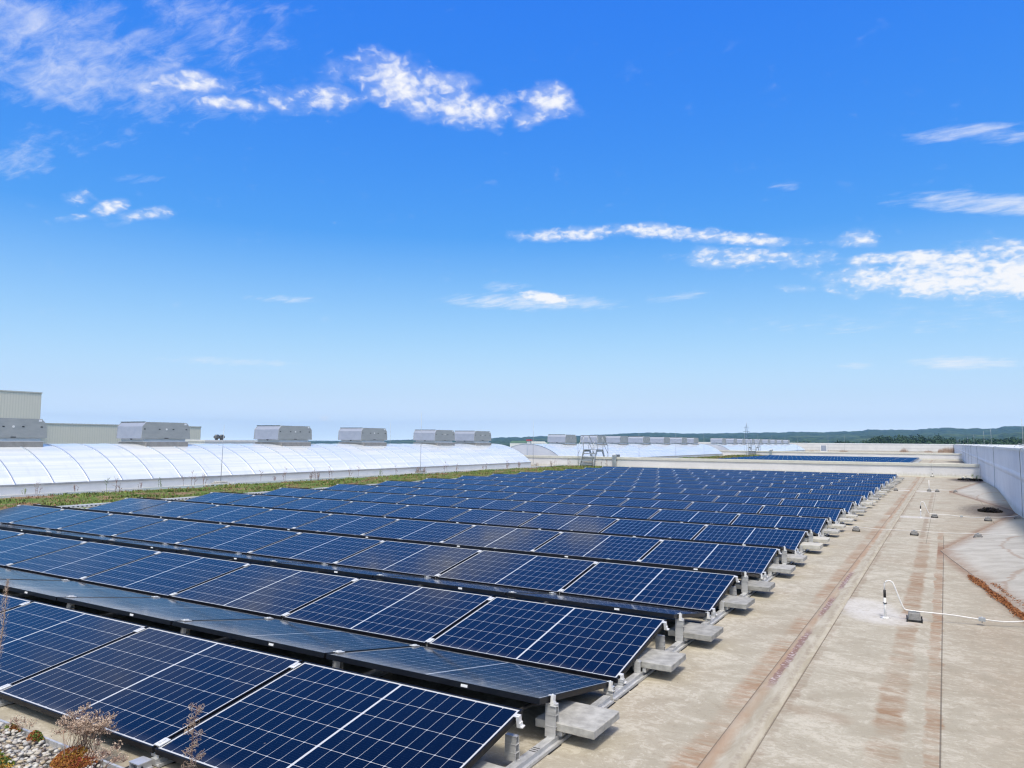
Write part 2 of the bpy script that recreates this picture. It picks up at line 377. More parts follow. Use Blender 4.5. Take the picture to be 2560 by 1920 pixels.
def m_strip():
    m, nt, b = new_mat('seam_strip_membrane', (0.45, 0.43, 0.4), 0.85, spec=0.25)
    P = pos(nt); x, y, z = sep(nt, P)
    n1 = noise_tex(nt, combine(nt, x*3.0, y*0.8, 0.0), 3.0, 7, 0.65, 0.8); n2 = noise_tex(nt, P, 24, 5, 0.65)
    col = mixc(nt, n1.ramp(0.35, 0.68), (0.33, 0.298, 0.232), (0.43, 0.402, 0.335))
    lft = (x+(n1-0.5)*0.10).ramp(0.97, 0.90)
    n3 = noise_tex(nt, combine(nt, x*0.5, y, 0.0), 0.7, 4, 0.6).ramp(0.36, 0.6, 0.35, 1.0)
    col = mixc(nt, lft*n3*0.7, col, (0.31, 0.19, 0.115))
    pur = None
    for (a, c) in ((3.3, 5.1), (5.9, 6.9), (7.6, 8.9)):
        q = y.ramp(a-0.2, a+0.15)*y.ramp(c+0.2, c-0.15); pur = q if pur is None else pur.max(q)
    pm = pur*((x-0.925).abs()+(noise_tex(nt, P, 9, 4, 0.6)-0.5)*0.07).ramp(0.036, 0.02)
    col = mixc(nt, pm*0.7, col, (0.16, 0.085, 0.085))
    col = mixc(nt, pm*n2.ramp(0.52, 0.62)*0.75, col, (0.50, 0.45, 0.47))
    col = mixc(nt, (x-1.03).abs().ramp(0.03, 0.01)*n2.ramp(0.4, 0.6)*0.35, col, (0.20, 0.16, 0.13))
    link(nt, col, b.inputs['Base Color']); link(nt, bump(nt, n1+n2*0.4, 0.3, 0.008), b.inputs['Normal'])
    return m
M_strip = m_strip()

def m_cricket():
    m, nt, b = new_mat('pale_grey_membrane', (0.45, 0.45, 0.44), 0.8, spec=0.3)
    P = pos(nt); x, y, z = sep(nt, P)
    mp = nt.nodes.new('ShaderNodeMapping'); nt.links.new(P, mp.inputs[0]); mp.inputs['Scale'].default_value = (0.8, 1.4, 1)
    n1 = noise_tex(nt, mp.outputs[0], 2.4, 7, 0.65, 0.8); n2 = noise_tex(nt, mp.outputs[0], 14, 6, 0.65, 0.8)
    col = mixc(nt, n1.ramp(0.35, 0.65), (0.36, 0.342, 0.30), (0.46, 0.445, 0.40))
    col = mixc(nt, n2.ramp(0.56, 0.66)*0.4, col, (0.54, 0.54, 0.53))
    col = mixc(nt, x.ramp(3.1, 3.72)*n1.ramp(0.3, 0.6)*0.6, col, (0.22, 0.22, 0.12))
    for (px, py) in ((3.4, 21.6), (3.4, 40.8)):
        d = ((x-px)/0.8)**2.0+((y-py)/3.6)**2.0
        col = mixc(nt, (d+(n1-0.5)*1.2).ramp(1.0, 0.1)*0.8, col, (0.10, 0.085, 0.06))
    for (ax, ay, bx, by) in ((2.0, 12.1, 3.73, 1.6), (2.0, 12.1, 3.73, 21.4), (2.25, 30.4, 3.73, 22.2), (2.25, 30.4, 3.73, 41.0)):
        L2 = math.hypot(bx-ax, by-ay); nx, ny = -(by-ay)/L2, (bx-ax)/L2
        dd = ((x-ax)*nx+(y-ay)*ny).abs()+(n1-0.5)*0.22
        near = y.gt(21.8) if ay > 20 else y.lt(21.8)
        col = mixc(nt, dd.ramp(0.30, 0.0)*near*n2.ramp(0.32, 0.62, 0.35, 1.0)*0.75, col, (0.25, 0.165, 0.105))
    # rust-brown rims of dried puddles
    for (px, py, rr) in ((3.4, 8.0, 0.85), (3.5, 12.5, 0.7), (3.5, 27, 0.6)):
        d = (((x-px)*1.2)**2.0+((y-py)*0.35)**2.0)**0.5+(n1-0.5)*0.3
        col = mixc(nt, (d-rr).abs().ramp(0.045, 0.01)*0.5, col, (0.27, 0.18, 0.12))
    link(nt, col, b.inputs['Base Color']); link(nt, bump(nt, n1+n2*0.5, 0.25, 0.01), b.inputs['Normal'])
    return m
M_cricket = m_cricket()

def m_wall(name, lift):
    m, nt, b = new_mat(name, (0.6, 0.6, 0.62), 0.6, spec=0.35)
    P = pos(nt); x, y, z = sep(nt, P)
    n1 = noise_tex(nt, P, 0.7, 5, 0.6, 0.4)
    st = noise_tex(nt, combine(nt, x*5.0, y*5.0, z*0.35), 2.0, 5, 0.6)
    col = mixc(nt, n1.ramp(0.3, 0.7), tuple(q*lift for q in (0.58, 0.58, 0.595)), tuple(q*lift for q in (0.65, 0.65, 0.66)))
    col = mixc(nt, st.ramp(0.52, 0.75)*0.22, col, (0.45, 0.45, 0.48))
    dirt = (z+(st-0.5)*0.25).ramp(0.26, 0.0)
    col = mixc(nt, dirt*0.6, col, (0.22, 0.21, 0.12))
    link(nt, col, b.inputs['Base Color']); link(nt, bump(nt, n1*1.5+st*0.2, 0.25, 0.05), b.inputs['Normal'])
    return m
M_wall = m_wall('dividing_wall_membrane', 1.0); M_wall_shade_lift = m_wall('wall_membrane_shade_lifted', 1.22)  # same membrane twice; parapet copy painted lighter to offset its shaded side

def m_glaze():
    m, nt, b = new_mat('opal_polycarbonate', (0.8, 0.82, 0.84), 0.22, spec=0.5)
    P = pos(nt); x, y, z = sep(nt, P)
    bd = noise_tex(nt, combine(nt, 0.0, y*0.06, z*3.2), 3.0, 3, 0.5)
    n1 = noise_tex(nt, P, 3.0, 5, 0.6)
    col = mixc(nt, bd.ramp(0.35, 0.65), (0.54, 0.60, 0.68), (0.66, 0.69, 0.72))
    col = mixc(nt, n1.ramp(0.5, 0.75)*0.15, col, (0.62, 0.68, 0.74))
    sd_ = noise_tex(nt, combine(nt, x*0.4, y*2.2, z*0.5), 2.0, 5, 0.65)
    col = mixc(nt, sd_.ramp(0.52, 0.72)*0.30, col, (0.42, 0.47, 0.52))
    link(nt, col, b.inputs['Base Color'])
    b.inputs['Coat Weight'].default_value = 0.35; b.inputs['Coat Roughness'].default_value = 0.12
    return m
M_glaze = m_glaze()
M_endcap = noisy('opal_end_panel', (0.50, 0.53, 0.62), (0.56, 0.59, 0.67), 1.2, 0.35)
M_curb = noisy('white_curb_membrane', (0.68, 0.69, 0.70), (0.75, 0.755, 0.76), 2.0, 0.6, world=True, bmp=0.15, bd=0.02)
M_gutter = noisy('grey_edge_profile', (0.30, 0.31, 0.32), (0.40, 0.41, 0.42), 3, 0.45, 0.4)

def m_clad(name, c1, c2, pitch):
    m, nt, b = new_mat(name, c1, 0.5, 0.1)
    x, y, z = sep(nt, pos(nt))
    f = (y/pitch).fract()
    n1 = noise_tex(nt, pos(nt), 0.2, 3)
    link(nt, mixc(nt, f.ramp(0.55, 0.75)*0.75+n1*0.2, c1, c2), b.inputs['Base Color'])
    link(nt, bump(nt, f.ramp(0.3, 0.5)*f.ramp(0.95, 0.75), 0.25, 0.03), b.inputs['Normal'])
    return m
M_clad = m_clad('beige_ribbed_cladding', (0.70, 0.675, 0.585), (0.65, 0.63, 0.545), 0.3)

def m_sedum_ground():
    m, nt, b = new_mat('green_roof_substrate', (0.2, 0.15, 0.1), 0.95, spec=0.1)
    P = pos(nt)
    n1 = noise_tex(nt, P, 0.55, 6, 0.7, 0.6); n2 = noise_tex(nt, P, 7, 6, 0.7)
    col = mixc(nt, n2.ramp(0.3, 0.7), (0.17, 0.11, 0.07), (0.29, 0.20, 0.14))
    col = mixc(nt, n1.ramp(0.40, 0.52), col, (0.10, 0.15, 0.04))
    link(nt, col, b.inputs['Base Color']); link(nt, bump(nt, n2, 0.8, 0.04), b.inputs['Normal'])
    return m
M_sedum = m_sedum_ground()
def leaf_mat(name, c1, c2, sc=3.0, rough=0.7):
    m, nt, b = new_mat(name, c1, rough, spec=0.2)
    n1 = noise_tex(nt, pos(nt), sc, 3, 0.6)
    link(nt, mixc(nt, n1.ramp(0.38, 0.62), c1, c2), b.inputs['Base Color'])
    return m
M_leaf_g = leaf_mat('sedum_green', (0.10, 0.16, 0.035), (0.20, 0.26, 0.075), 0.8)
M_leaf_r = leaf_mat('sedum_red', (0.22, 0.12, 0.07), (0.30, 0.20, 0.12), 1.5)
M_dry = leaf_mat('dry_stalk', (0.24, 0.16, 0.12), (0.38, 0.27, 0.21), 9)
M_dry_d = leaf_mat('dark_dry_stalk', (0.15, 0.085, 0.075), (0.27, 0.17, 0.14), 9)
M_head = leaf_mat('pale_seed_head', (0.40, 0.30, 0.23), (0.50, 0.40, 0.32), 20)
M_orange = leaf_mat('autumn_sedum', (0.34, 0.17, 0.04), (0.42, 0.30, 0.06), 14)
M_redleaf = leaf_mat('red_sedum', (0.30, 0.07, 0.045), (0.36, 0.15, 0.05), 16)
M_moss = leaf_mat('brown_moss', (0.24, 0.09, 0.035), (0.34, 0.15, 0.06), 8)
M_tree = leaf_mat('tree_leaves', (0.016, 0.040, 0.024), (0.05, 0.095, 0.045), 0.12, 0.8)
M_bark = noisy('bark', (0.08, 0.06, 0.045), (0.12, 0.09, 0.07), 2, 0.9)

# ------------------------------------------------------------------ setting: terrain, hills, roof
ZG = -14.0
M_ground = leaf_mat('far_fields', (0.06, 0.10, 0.035), (0.13, 0.15, 0.06), 0.004)
m = MB(); N = 48
m.face([(6500*math.cos(2*math.pi*k/N), 6500*math.sin(2*math.pi*k/N), ZG) for k in range(N)])
tag(m.build('ground', M_ground), kind='structure')

PROF = [(-100, -0.3), (-77.6, -0.30), (-56, -0.30), (-45.9, -0.25), (-40.3, -0.14), (-38.1, -0.03), (-32.2, 0.10), (-31.2, 0.19), (-29.8, 0.20), (-29.1, 0.24), (-28.4, 0.32), (-27.6, 0.29), (-25.5, 0.36), (-23, 0.49), (-20.7, 0.62), (-19.4, 0.65), (-17.1, 0.59), (-14.7, 0.62), (-12.7, 0.68), (-10.1, 0.71), (-9.1, 0.76), (-7.5, 0.73), (-6.2, 0.78), (-4.9, 0.84), (-4.65, 0.93), (-2.8, 0.90), (-1.7, 0.86), (-1.35, 0.96), (0, 1.02), (2.4, 0.98), (3.0, 1.0), (3.3, 1.14), (4.4, 1.12), (9.1, 1.18), (25, 1.2)]
def prof(az):
    for (a, e), (b, g) in zip(PROF, PROF[1:]):
        if a <= az <= b: return e+(g-e)*(az-a)/(b-a)
    return PROF[-1][1]
def m_hill():
    m, nt, b = new_mat('forested_hill', (0.03, 0.06, 0.02), 0.95, spec=0.05)
    P = pos(nt)
    n1 = noise_tex(nt, P, 0.004, 4, 0.6, 0.5); n2 = noise_tex(nt, P, 0.05, 4, 0.7)
    col = mixc(nt, n2.ramp(0.35, 0.65), (0.008, 0.020, 0.012), (0.07, 0.115, 0.05))
    col = mixc(nt, n1.ramp(0.56, 0.66)*0.5, col, (0.13, 0.17, 0.07))
    link(nt, col, b.inputs['Base Color'])
    return m
M_hill = m_hill()
def hill(name, r0, r1, dz, seed, frac):
    m = MB(); nr = 26; na = 900; a0, a1 = -95.0, 20.0
    rows = []
    for j in range(nr+3):
        t = j/nr
        row = []
        for i in range(na+1):
            az = a0+(a1-a0)*i/na
            r = r0+(r1-r0)*min(t, 1.08)
            top = CAM.z+r1*math.tan(R(prof(az)+dz+0.04))
            px, py = CAM.x+r*math.sin(R(az)), CAM.y+r*math.cos(R(az))
            und = noise.noise(Vector((px*0.0022, py*0.0022, seed)))
            s_ = max(0.0, min(1.0, t)); s_ = s_**0.85
            z = ZG-1+(top-ZG+1)*frac*s_*(1+0.25*und*(1-t))
            if t > 1.0: z = top*0.9-6-(t-1)*120
            z += (noise.noise(Vector((px*0.035, py*0.035, seed)))+0.7*noise.noise(Vector((px*0.09, py*0.09, seed+3))))*3.2*(0.4+0.6*min(1, t*1.5))
            row.append(m.b.verts.new((px, py, z)))
        rows.append(row)
    for A, B in zip(rows, rows[1:]):
        for i in range(na):
            f = m.b.faces.new((A[i], A[i+1], B[i+1], B[i])); f.smooth = False
    return tag(m.build(name, M_hill), kind='structure')
hill('hill', 1500, 3300, 0.0, 1.0, 1.0)
hill('near_hill', 1100, 2000, -0.42, 5.0, 1.0)

# roof sheet
XW = 3.75
m = MB(); m.face([(-58, -22, 0), (XW+0.3, -22, 0), (XW+0.3, 186, 0), (-58, 186, 0)])
tag(m.build('roof_deck', M_roof), kind='structure')
# welded cover strip over the seam, slightly raised with soft edges
m = MB()
ys = [-6+0.35*i for i in range(140)]
xs = [(0.862, 0.002), (0.872, 0.009), (0.90, 0.0075), (0.93, 0.005), (0.965, 0.012), (1.0, 0.016), (1.04, 0.013), (1.074, 0.009), (1.083, 0.002)]
rows = []
for y in ys:
    w = 0.006*noise.noise(Vector((y*0.7, 3, 0)))
    rows.append([m.b.verts.new((x+w, y, z+(0.004*noise.noise(Vector((y*1.3, x*9, 1))) if 0.87 < x < 1.07 else 0))) for x, z in xs])
for A, B in zip(rows, rows[1:]):
    for i in range(len(xs)-1):
        f = m.b.faces.new((A[i], A[i+1], B[i+1], B[i])); f.smooth = True
tag(m.build('roof_seam_strip', M_strip), kind='structure')
# low crickets that lead the water to the drains
def cricket(ax, ay, y0, y1):
    m = MB()
    apex, w0, w1, mid = (ax, ay, 0.004), (XW-0.02, y0, 0.004), (XW-0.02, y1, 0.004), (XW-0.02, ay, 0.20)
    NN = 26
    def tri(a, b, c):
        a, b, c = map(Vector, (a, b, c)); g = {}
        for i in range(NN+1):
            for j in range(NN+1-i):
                p = a+(b-a)*(i/NN)+(c-a)*(j/NN)
                if 0 < i and 0 < j and i+j < NN: p.z += 0.012*noise.noise(Vector((p.x*1.5, p.y*0.9, 4)))
                g[i, j] = m.b.verts.new(p)
        for i in range(NN):
            for j in range(NN-i):
                m.b.faces.new((g[i, j], g[i+1, j], g[i, j+1])).smooth = True
                if i+j < NN-1: m.b.faces.new((g[i+1, j], g[i+1, j+1], g[i, j+1])).smooth = True
    tri(apex, w0, mid); tri(apex, mid, w1)
    # rounded weld along both free edges
    for (a, b) in ((apex, w0), (apex, w1)):
        a, b = Vector(a), Vector(b); pts = [a+(b-a)*(i/40)+Vector((0.006*noise.noise(Vector((i*0.4, 0, 0))), 0, 0.002)) for i in range(41)]
        m.tube([p-Vector((0, 0, 0.006)) for p in pts], 0.011, 6); m.tube([p+Vector((0.11, 0, 0.0)) for p in pts], 0.009, 6)
    return tag(m.build('roof_cricket', M_cricket), kind='structure')
cricket(2.0, 12.1, 1.6, 21.4); cricket(2.25, 30.4, 22.2, 41.0)

# ------------------------------------------------------------------ parapets and dividing walls
def wall_rows(m, pts_fn, n, zs, wav):
    pass
pw = empty('parapet_wall', (XW, 80, 0)); tag(pw, 'long pale lilac-grey parapet wall along the right edge of the roof', 'wall')
m = MB(); ny = 260
ys = [-8+(185.5+8)*(i/ny)**1.6 for i in range(ny+1)]
zs = [0, 0.05, 0.10, 0.3, 0.55, 0.8, 0.92, 0.935, 0.95, 1.09, 1.105, 1.12, 1.22, 1.45, 1.70]
rows = []
for y in ys:
    row = []
    for z in zs:
        x = XW+0.006*noise.noise(Vector((y*0.8, z*1.4, 2)))+0.004*noise.noise(Vector((y*2.6, z*2.5, 5)))
        if z == 0: x = XW-0.05
        elif z == 0.05: x = XW-0.03
        elif z == 0.10: x = XW-0.004
        wz = z
        if 0.9 < z < 1.15:
            wz = z+0.03*noise.noise(Vector((y*0.55, 0, 9)))+0.012*noise.noise(Vector((y*2.2, 0, 9)))
            if z in (0.95, 1.09): x -= 0.016+0.01*noise.noise(Vector((y*1.7, z, 3)))
        row.append(m.b.verts.new((x-XW, y-80, wz)))
    rows.append(row)
for A, B in zip(rows, rows[1:]):
    for i in range(len(zs)-1):
        f = m.b.faces.new((A[i], A[i+1], B[i+1], B[i])); f.smooth = True
m.box(0.03, 0.45, -88, 105.4, 0, 1.68)
m.build('wall_body', M_wall_shade_lift, pw)
M_whitecap = noisy('white_coping', (0.66, 0.67, 0.66), (0.74, 0.74, 0.73), 1.5, 0.45, 0.1)
m = MB(); y = -88.0
while y < 105:
    m.prism([(-0.035, 1.685), (-0.035, 1.745), (0.60, 1.825), (0.60, 1.70)], 'y', y, min(y+2.96, 105.8)); y += 3.0
m.build('coping', M_whitecap, pw)

def divider(y0, label, first):
    L_, Rr = -40.0, XW-0.04
    d = empty('dividing_wall', ((L_+Rr)/2, y0, 0)); tag(d, label, 'wall'); cx = (L_+Rr)/2
    m = MB(); nx = 110; rows = []
    for i in range(nx+1):
        x = L_+(Rr-L_)*i/nx; row = []
        for z in (0, 0.04, 0.09, 0.25, 0.45, 0.62):
            y = {0: -0.06, 0.04: -0.03, 0.09: -0.005}.get(z, 0.0)+0.012*noise.noise(Vector((x*0.9, z*1.2, y0)))
            row.append(m.b.verts.new((x-cx, y, z)))
        rows.append(row)
    for A, B in zip(rows, rows[1:]):
        for i in range(5): m.b.faces.new((A[i], A[i+1], B[i+1], B[i])).smooth = True
    m.box(L_-cx, Rr-cx, 0.03, 0.40, 0, 0.615)
    m.build('wall_body', M_wall, d)
    m = MB(); m.prism([(-0.045, 0.615), (-0.045, 0.745), (-0.03, 0.765), (0.45, 0.75), (0.45, 0.617)], 'x', L_-cx, Rr-cx-0.01)
    m.box(L_-cx, Rr-cx-0.012, -0.052, -0.046, 0.60, 0.628)
    m.build('coping', M_coping, d)
    return d
divider(44.7, 'low pale dividing wall with beige coping behind the last panel row of the big field', True)
divider(95.0, 'farther low dividing wall with beige coping behind the second solar field', False)
fwl = empty('end_parapet_wall', (-10, 185.5, 0)); tag(fwl, 'pale parapet wall closing the far end of the roof below the trees', 'wall')
m = MB(); m.box(-45, 13.7, 0, 0.4, 0, 1.62); m.box(-45, 13.7, -0.03, 0.0-0.002, 0.78, 0.9); m.build('wall_body', M_wall, fwl)
m = MB(); m.prism([(-0.05, 1.622), (-0.05, 1.73), (0.6, 1.80), (0.6, 1.622)], 'x', -45, 13.7); m.build('coping', M_whitecap, fwl)

# down conductors on the parapet, held away from the membrane
def conductor(y, jog, label):
    m = MB(); x = XW-0.03
    pts = [(x+0.15, y-0.5*jog, 1.80), (x-0.03, y-0.45*jog, 1.74), (x-0.035, y-0.2*jog, 1.66), (x-0.02, y, 1.55), (x-0.012, y+0.02, 1.0), (x-0.012, y, 0.45), (x-0.02, y+0.01, 0.08)]
    m.tube(pts, 0.008, 6); tag(m.build('down_conductor', M_gutter), label, 'cable', 'conductor cables down the parapet')
for i, (y, j) in enumerate(((19.4, 1), (31, 1), (48, 1), (60, 0.5), (67, 0), (77, 0), (88, 0))):
    conductor(y, j, 'dark conductor cable hanging down the right parapet wall, '+('nearest one with the bent top' if i == 0 else ORD[i]+' from the front'))
# short rods on the parapet coping
def rod_proto():
    t = empty('air_terminal_rod')
    m = MB(); m.tube([(0, 0, 0.05), (0.0, 0, 0.45), (-0.012, 0, 0.78)], [0.009, 0.008, 0.005], 6); m.build('rod', M_galv, t)
    m = MB(); m.box(-0.09, 0.09, -0.06, 0.06, -0.012, 0.012); m.box(-0.03, 0.03, -0.03, 0.03, 0.012, 0.055); m.build('base_plate', M_galv, t)
    m = MB(); m.tube([(0, 0, 0.04), (-0.1, -0.03, 0.06), (-0.19, -0.04, 0.0), (-0.235, -0.02, -0.05)], 0.006, 6); m.build('clamp_wire', M_galv, t)
    return t
rp = rod_proto()
for i, y in enumerate((23, 39.8, 47.4, 64.4, 83, 103, 125, 140, 155, 170)):
    t = rp if i == 0 else copy_tree(rp)
    t.location = (XW+0.30, y, 1.8); tag(t, 'thin metal lightning rod on the right parapet coping, '+('nearest and tallest looking' if i == 0 else ORD[i]+' from the front'), 'lightning rod', 'rods along the right parapet')

# ------------------------------------------------------------------ solar panels
PL, PW, TILT, PITCH, LCOL = 1.738, 1.134, R(10.25), 2.515, 1.762
NR, NC = 16, 9
Z0 = 0.10
def panel_proto():
    t = empty('solar_panel')
    m = MB(); a = PL/2; h = 0.035; l = 0.0105
    m.box(-a, a, 0, l, -h, 0); m.box(-a, a, PW-l, PW, -h, 0); m.box(-a, -a+l, l, PW-l, -h, 0); m.box(a-l, a, l, PW-l, -h, 0)
    m.box(-a+l, a-l, l, 0.028, -h, -h+0.002); m.box(-a+l, a-l, PW-0.028, PW-l, -h, -h+0.002)
    fr = m.build('frame', M_frame, t)
    m = MB(); m.box(-a+l, a-l, l, PW-l, -0.009, -0.003); m.build('cell_sheet', M_cell, t)
    return t, fr
P0, P0F = panel_proto()
# a second kind: the same panel with its rating label on the high edge of the frame
m = MB(); m.box(-0.35, -0.30, PW+0.0005, PW+0.002, -0.027, -0.010); STK = m.build('rating_label', M_sticker, P0F); 
cnt = 0
def panel(k, c, away):
    global cnt
    t = P0 if cnt == 0 else copy_tree(P0)
    if not away or k > 8:
        for ch in t.children:
            for g in list(ch.children):
                if t is not P0: bpy.data.objects.remove(g)
    cnt += 1
    x = -(c+0.5)*LCOL+0.012-0.012
    j = random.uniform(-0.002, 0.002)
    if not away:
        t.location = (x+j, k*PITCH, Z0); t.rotation_euler = (TILT+random.uniform(-.0015, .0015), random.uniform(-.0012, .0012), 0)
    else:
        t.location = (x+j, k*PITCH+2.44, Z0); t.rotation_euler = (TILT+random.uniform(-.0015, .0015), random.uniform(-.0012, .0012), math.pi)
    row = 'front row' if k == 0 else ('last row' if k == NR-1 else ORD[k]+' row back')
    colw = 'right end' if c == 0 else ('left end' if c == NC-1 else ORD[c]+' from the right')
    if not away: lab = 'blue solar panel facing the camera, %s of the %s' % (colw, row.replace(' back', ''))
    else: lab = 'solar panel tilted away behind the %s facing row, %s' % (('front' if k == 0 else 'last' if k == NR-1 else ORD[k]), colw)
    tag(t, lab, 'solar panel', 'solar panels of the big field')
# first an away panel keeps its label piece, so build away rows first
for k in range(NR):
    for c in range(NC): panel(k, c, True)
for k in range(NR):
    for c in range(NC): panel(k, c, False)

# ---- mounting rails: base rail, ridge posts, valley feet, clamps
def post_mb(x0, x1, h, yb, yt, lean):
    """tapering hollow extrusion, open to the sides; lean = +1 leans to +y"""
    m = MB(); t = 0.004
    yb0, yb1 = -yb/2, yb/2; yt0, yt1 = -yt/2+lean, yt/2+lean
    def leg(a0, a1, z0, z1, b0, b1): m.prism([(a0, z0), (a1, z0), (b1, z1), (b0, z1)], 'x', x0, x1)
    leg(yb0, yb0+t, 0, h, yt0, yt0+t); leg(yb1-t, yb1, 0, h, yt1-t, yt1)
    for q in (0.33, 0.66, 0.985):
        a, b = yb0+(yt0-yb0)*q+t, yb1+(yt1-yb1)*q-t
        m.box(x0, x1, a, b, h*q-t, h*q)
        for s_ in (yb0+(yt0-yb0)*q,):
            m.box(x0, x1, s_-0.0025, s_-0.0005, h*q-0.003, h*q+0.001)
    return m
def clamp_mb(xc, y, z, tilt, end):
    m = MB(); M_ = Matrix.Translation((xc, y, z)) @ Matrix.Rotation(tilt, 4, 'X')
    if end:
        m.box(-0.004, 0.014, -0.016, 0.016, -0.055, 0.004, mat=M_); m.box(-0.020, 0.014, -0.016, 0.016, 0.004, 0.008, mat=M_)
        m.box(0.014, 0.034, -0.016, 0.016, -0.055, -0.049, mat=M_); m.box(0.014, 0.020, -0.016, 0.016, -0.049, -0.028, mat=M_)
        m.tube([M_ @ Vector((0.0, 0, 0.008)), M_ @ Vector((0.0, 0, 0.014))], 0.006, 8)
    else:
        m.box(-0.026, 0.026, -0.036, 0.036, 0.001, 0.006, mat=M_); m.box(-0.008, 0.008, -0.03, 0.03, -0.04, 0.001, mat=M_)
        m.box(-0.008, 0.008, -0.02, 0.02, 0.006, 0.013, mat=M_)
    return m
def rail_proto(detail, end):
    t = empty('mounting_rail')
    pr_ = [(-0.045, 0.006), (-0.045, 0.012), (-0.022, 0.016), (-0.022, 0.042), (0.030, 0.042), (0.030, 0.016), (0.052, 0.014), (0.055, 0.024), (0.058, 0.024), (0.058, 0.006)]
    m = MB()
    if end:
        m.prism(pr_, 'y', -0.0, 2.30); m.prism(pr_, 'y', 2.335, 2.51)
    else: m.prism(pr_, 'y', 0.0, 2.51)
    for yy in (1.20, 1.225, 1.25): m.box(-0.018, 0.026, yy, yy+0.008, 0.0421, 0.0428, mi=1)
    m.build('base_rail', [M_alu_rail, M_black], t)
    if detail:
        m = MB()
        for yy in (0.08, 0.62, 1.30, 1.72, 2.15, 2.40): m.box(-0.05, 0.064, yy, yy+0.16, 0.0005, 0.006)
        m.build('rubber_pad', M_rubber, t)
    if end:
        for yy in (0.59, 1.652):
            m = MB(); m.box(-0.05, -0.02, yy-.17, yy+.17, 0.0425, 0.0755); m.box(0.03, 0.056, yy-.17, yy+.17, 0.0425, 0.0755); m.build('slab_bracket', M_alu_rail, t)
    # ridge posts
    s_, c_ = math.sin(TILT), math.cos(TILT)
    a, b = (-0.052, 0.020) if not end else (-0.047, 0.025)
    xo = -0.012
    yf = 0.94*c_; zf = Z0+0.94*s_-0.035-0.006
    p = post_mb(a+xo-0.02, b+xo-0.02, 0.178-0.042, 0.052, 0.03, -0.004); q = p.build('ridge_post', M_alu, t); q.location = (0, 1.052, 0.042)
    p = post_mb(a+0.01, b+0.01, 0.24-0.042, 0.052, 0.032, 0.0); q = p.build('ridge_post', M_alu, t); q.location = (0, 1.459, 0.042)
    # valley feet
    p = post_mb(a, b, 0.045, 0.05, 0.035, 0.0); q = p.build('valley_foot', M_alu, t); q.location = (0, 0.045, 0.042)
    p = post_mb(a, b, 0.045, 0.05, 0.035, 0.0); q = p.build('valley_foot', M_alu, t); q.location = (0, 2.375, 0.042)
    for (yy, away) in ((0.055, 0), (1.035, 0), (1.46, 1), (2.36, 1)):
        d = yy if not away else 2.44-yy
        z = Z0+d*math.tan(TILT)
        m = clamp_mb(0.0 if not end else 0.002, yy, z, TILT if not away else -TILT, end)
        m.build('clamp', M_clamp, t)
    return t
RP = {}
for c in range(NC+1):
    for k in range(NR):
        end = c == 0
        key = (end, k < 7 and (end or k < 3))
        if key not in RP: RP[key] = t = rail_proto(key[1], end)
        else: t = copy_tree(RP[key])
        t.location = (-c*LCOL+(0.0 if c else -0.0), k*PITCH, 0)
        if c == 0: lab = 'silver mounting rail at the right end of the panels, %s bay from the front' % ORD[k]
        elif c == NC: lab = 'silver mounting rail at the left end of the panels, %s bay from the front' % ORD[k]
        else: lab = 'silver rail and clamps in the %s panel joint from the right, %s bay back' % (ORD[c-1], ORD[k])
        tag(t, lab, 'mounting rail', 'mounting rails of the big solar field')
        if c == 0:
            t.location.x = 0.0
# ---- concrete ballast slabs
nt_ = M_conc.node_tree; b_n = nt_.nodes['Principled BSDF']; src_ = b_n.inputs['Base Color'].links[0].from_socket
oi_ = nt_.nodes.new('ShaderNodeObjectInfo'); rv_ = V(nt_, oi_.outputs['Random'])
hs_ = nt_.nodes.new('ShaderNodeHueSaturation'); nt_.links.new(src_, hs_.inputs['Color']); link(nt_, rv_.ramp(0.0, 1.0, 0.78, 1.4), hs_.inputs['Value'])
nt_.links.new(mixc(nt_, rv_.ramp(0.5, 0.9)*0.5, hs_.outputs[0], (0.47, 0.45, 0.38)), b_n.inputs['Base Color'])
def slab_mesh(seed):
    m = MB(); m.box(-0.20, 0.20, -0.195, 0.195, 0, 0.052)
    bmesh.ops.subdivide_edges(m.b, edges=list(m.b.edges), cuts=7, use_grid_fill=True)
    bmesh.ops.bevel(m.b, geom=[e for e in m.b.edges if e.calc_face_angle(0) > 1], offset=0.004, segments=1, affect='EDGES')
    for v in m.b.verts:
        v.co += Vector([noise.noise(Vector((v.co.x*30+seed, v.co.y*30, v.co.z*40+i*7)))*0.0018 for i in range(3)])
    return m
protos = [slab_mesh(s*3.3).build('concrete_ballast_slab', M_conc, link_=False) for s in range(4)]
def slab(x, y, lab, grp, dz=0.0, th=1.0):
    o = random.choice(protos).copy(); COL.objects.link(o)
    o.location = (x, y, 0.0765+dz); o.rotation_euler = (0, 0, random.uniform(-0.02, 0.02)); o.scale.z = th; tag(o, lab, 'slab', grp)
for k in range(NR):
    for (yy, w) in ((0.59, 'front'), (1.652, 'rear')):
        lab = 'grey concrete slab under the right panel ends, %s one in the %s bay from the front' % (w, ORD[k])
        slab(0.078+random.uniform(-0.02, 0.02), k*PITCH+yy+random.uniform(-0.03, 0.02), lab, 'ballast slabs at the right end of the panels', th=1.35 if (k in (4, 8) and w == 'front') else random.uniform(0.92, 1.05))
for k in range(2, 8):
    slab(-NC*LCOL-0.08, k*PITCH+1.65, 'pale ballast slab at the left end of the panels, %s from the front' % ORD[k-2], 'ballast slabs at the left end of the panels')
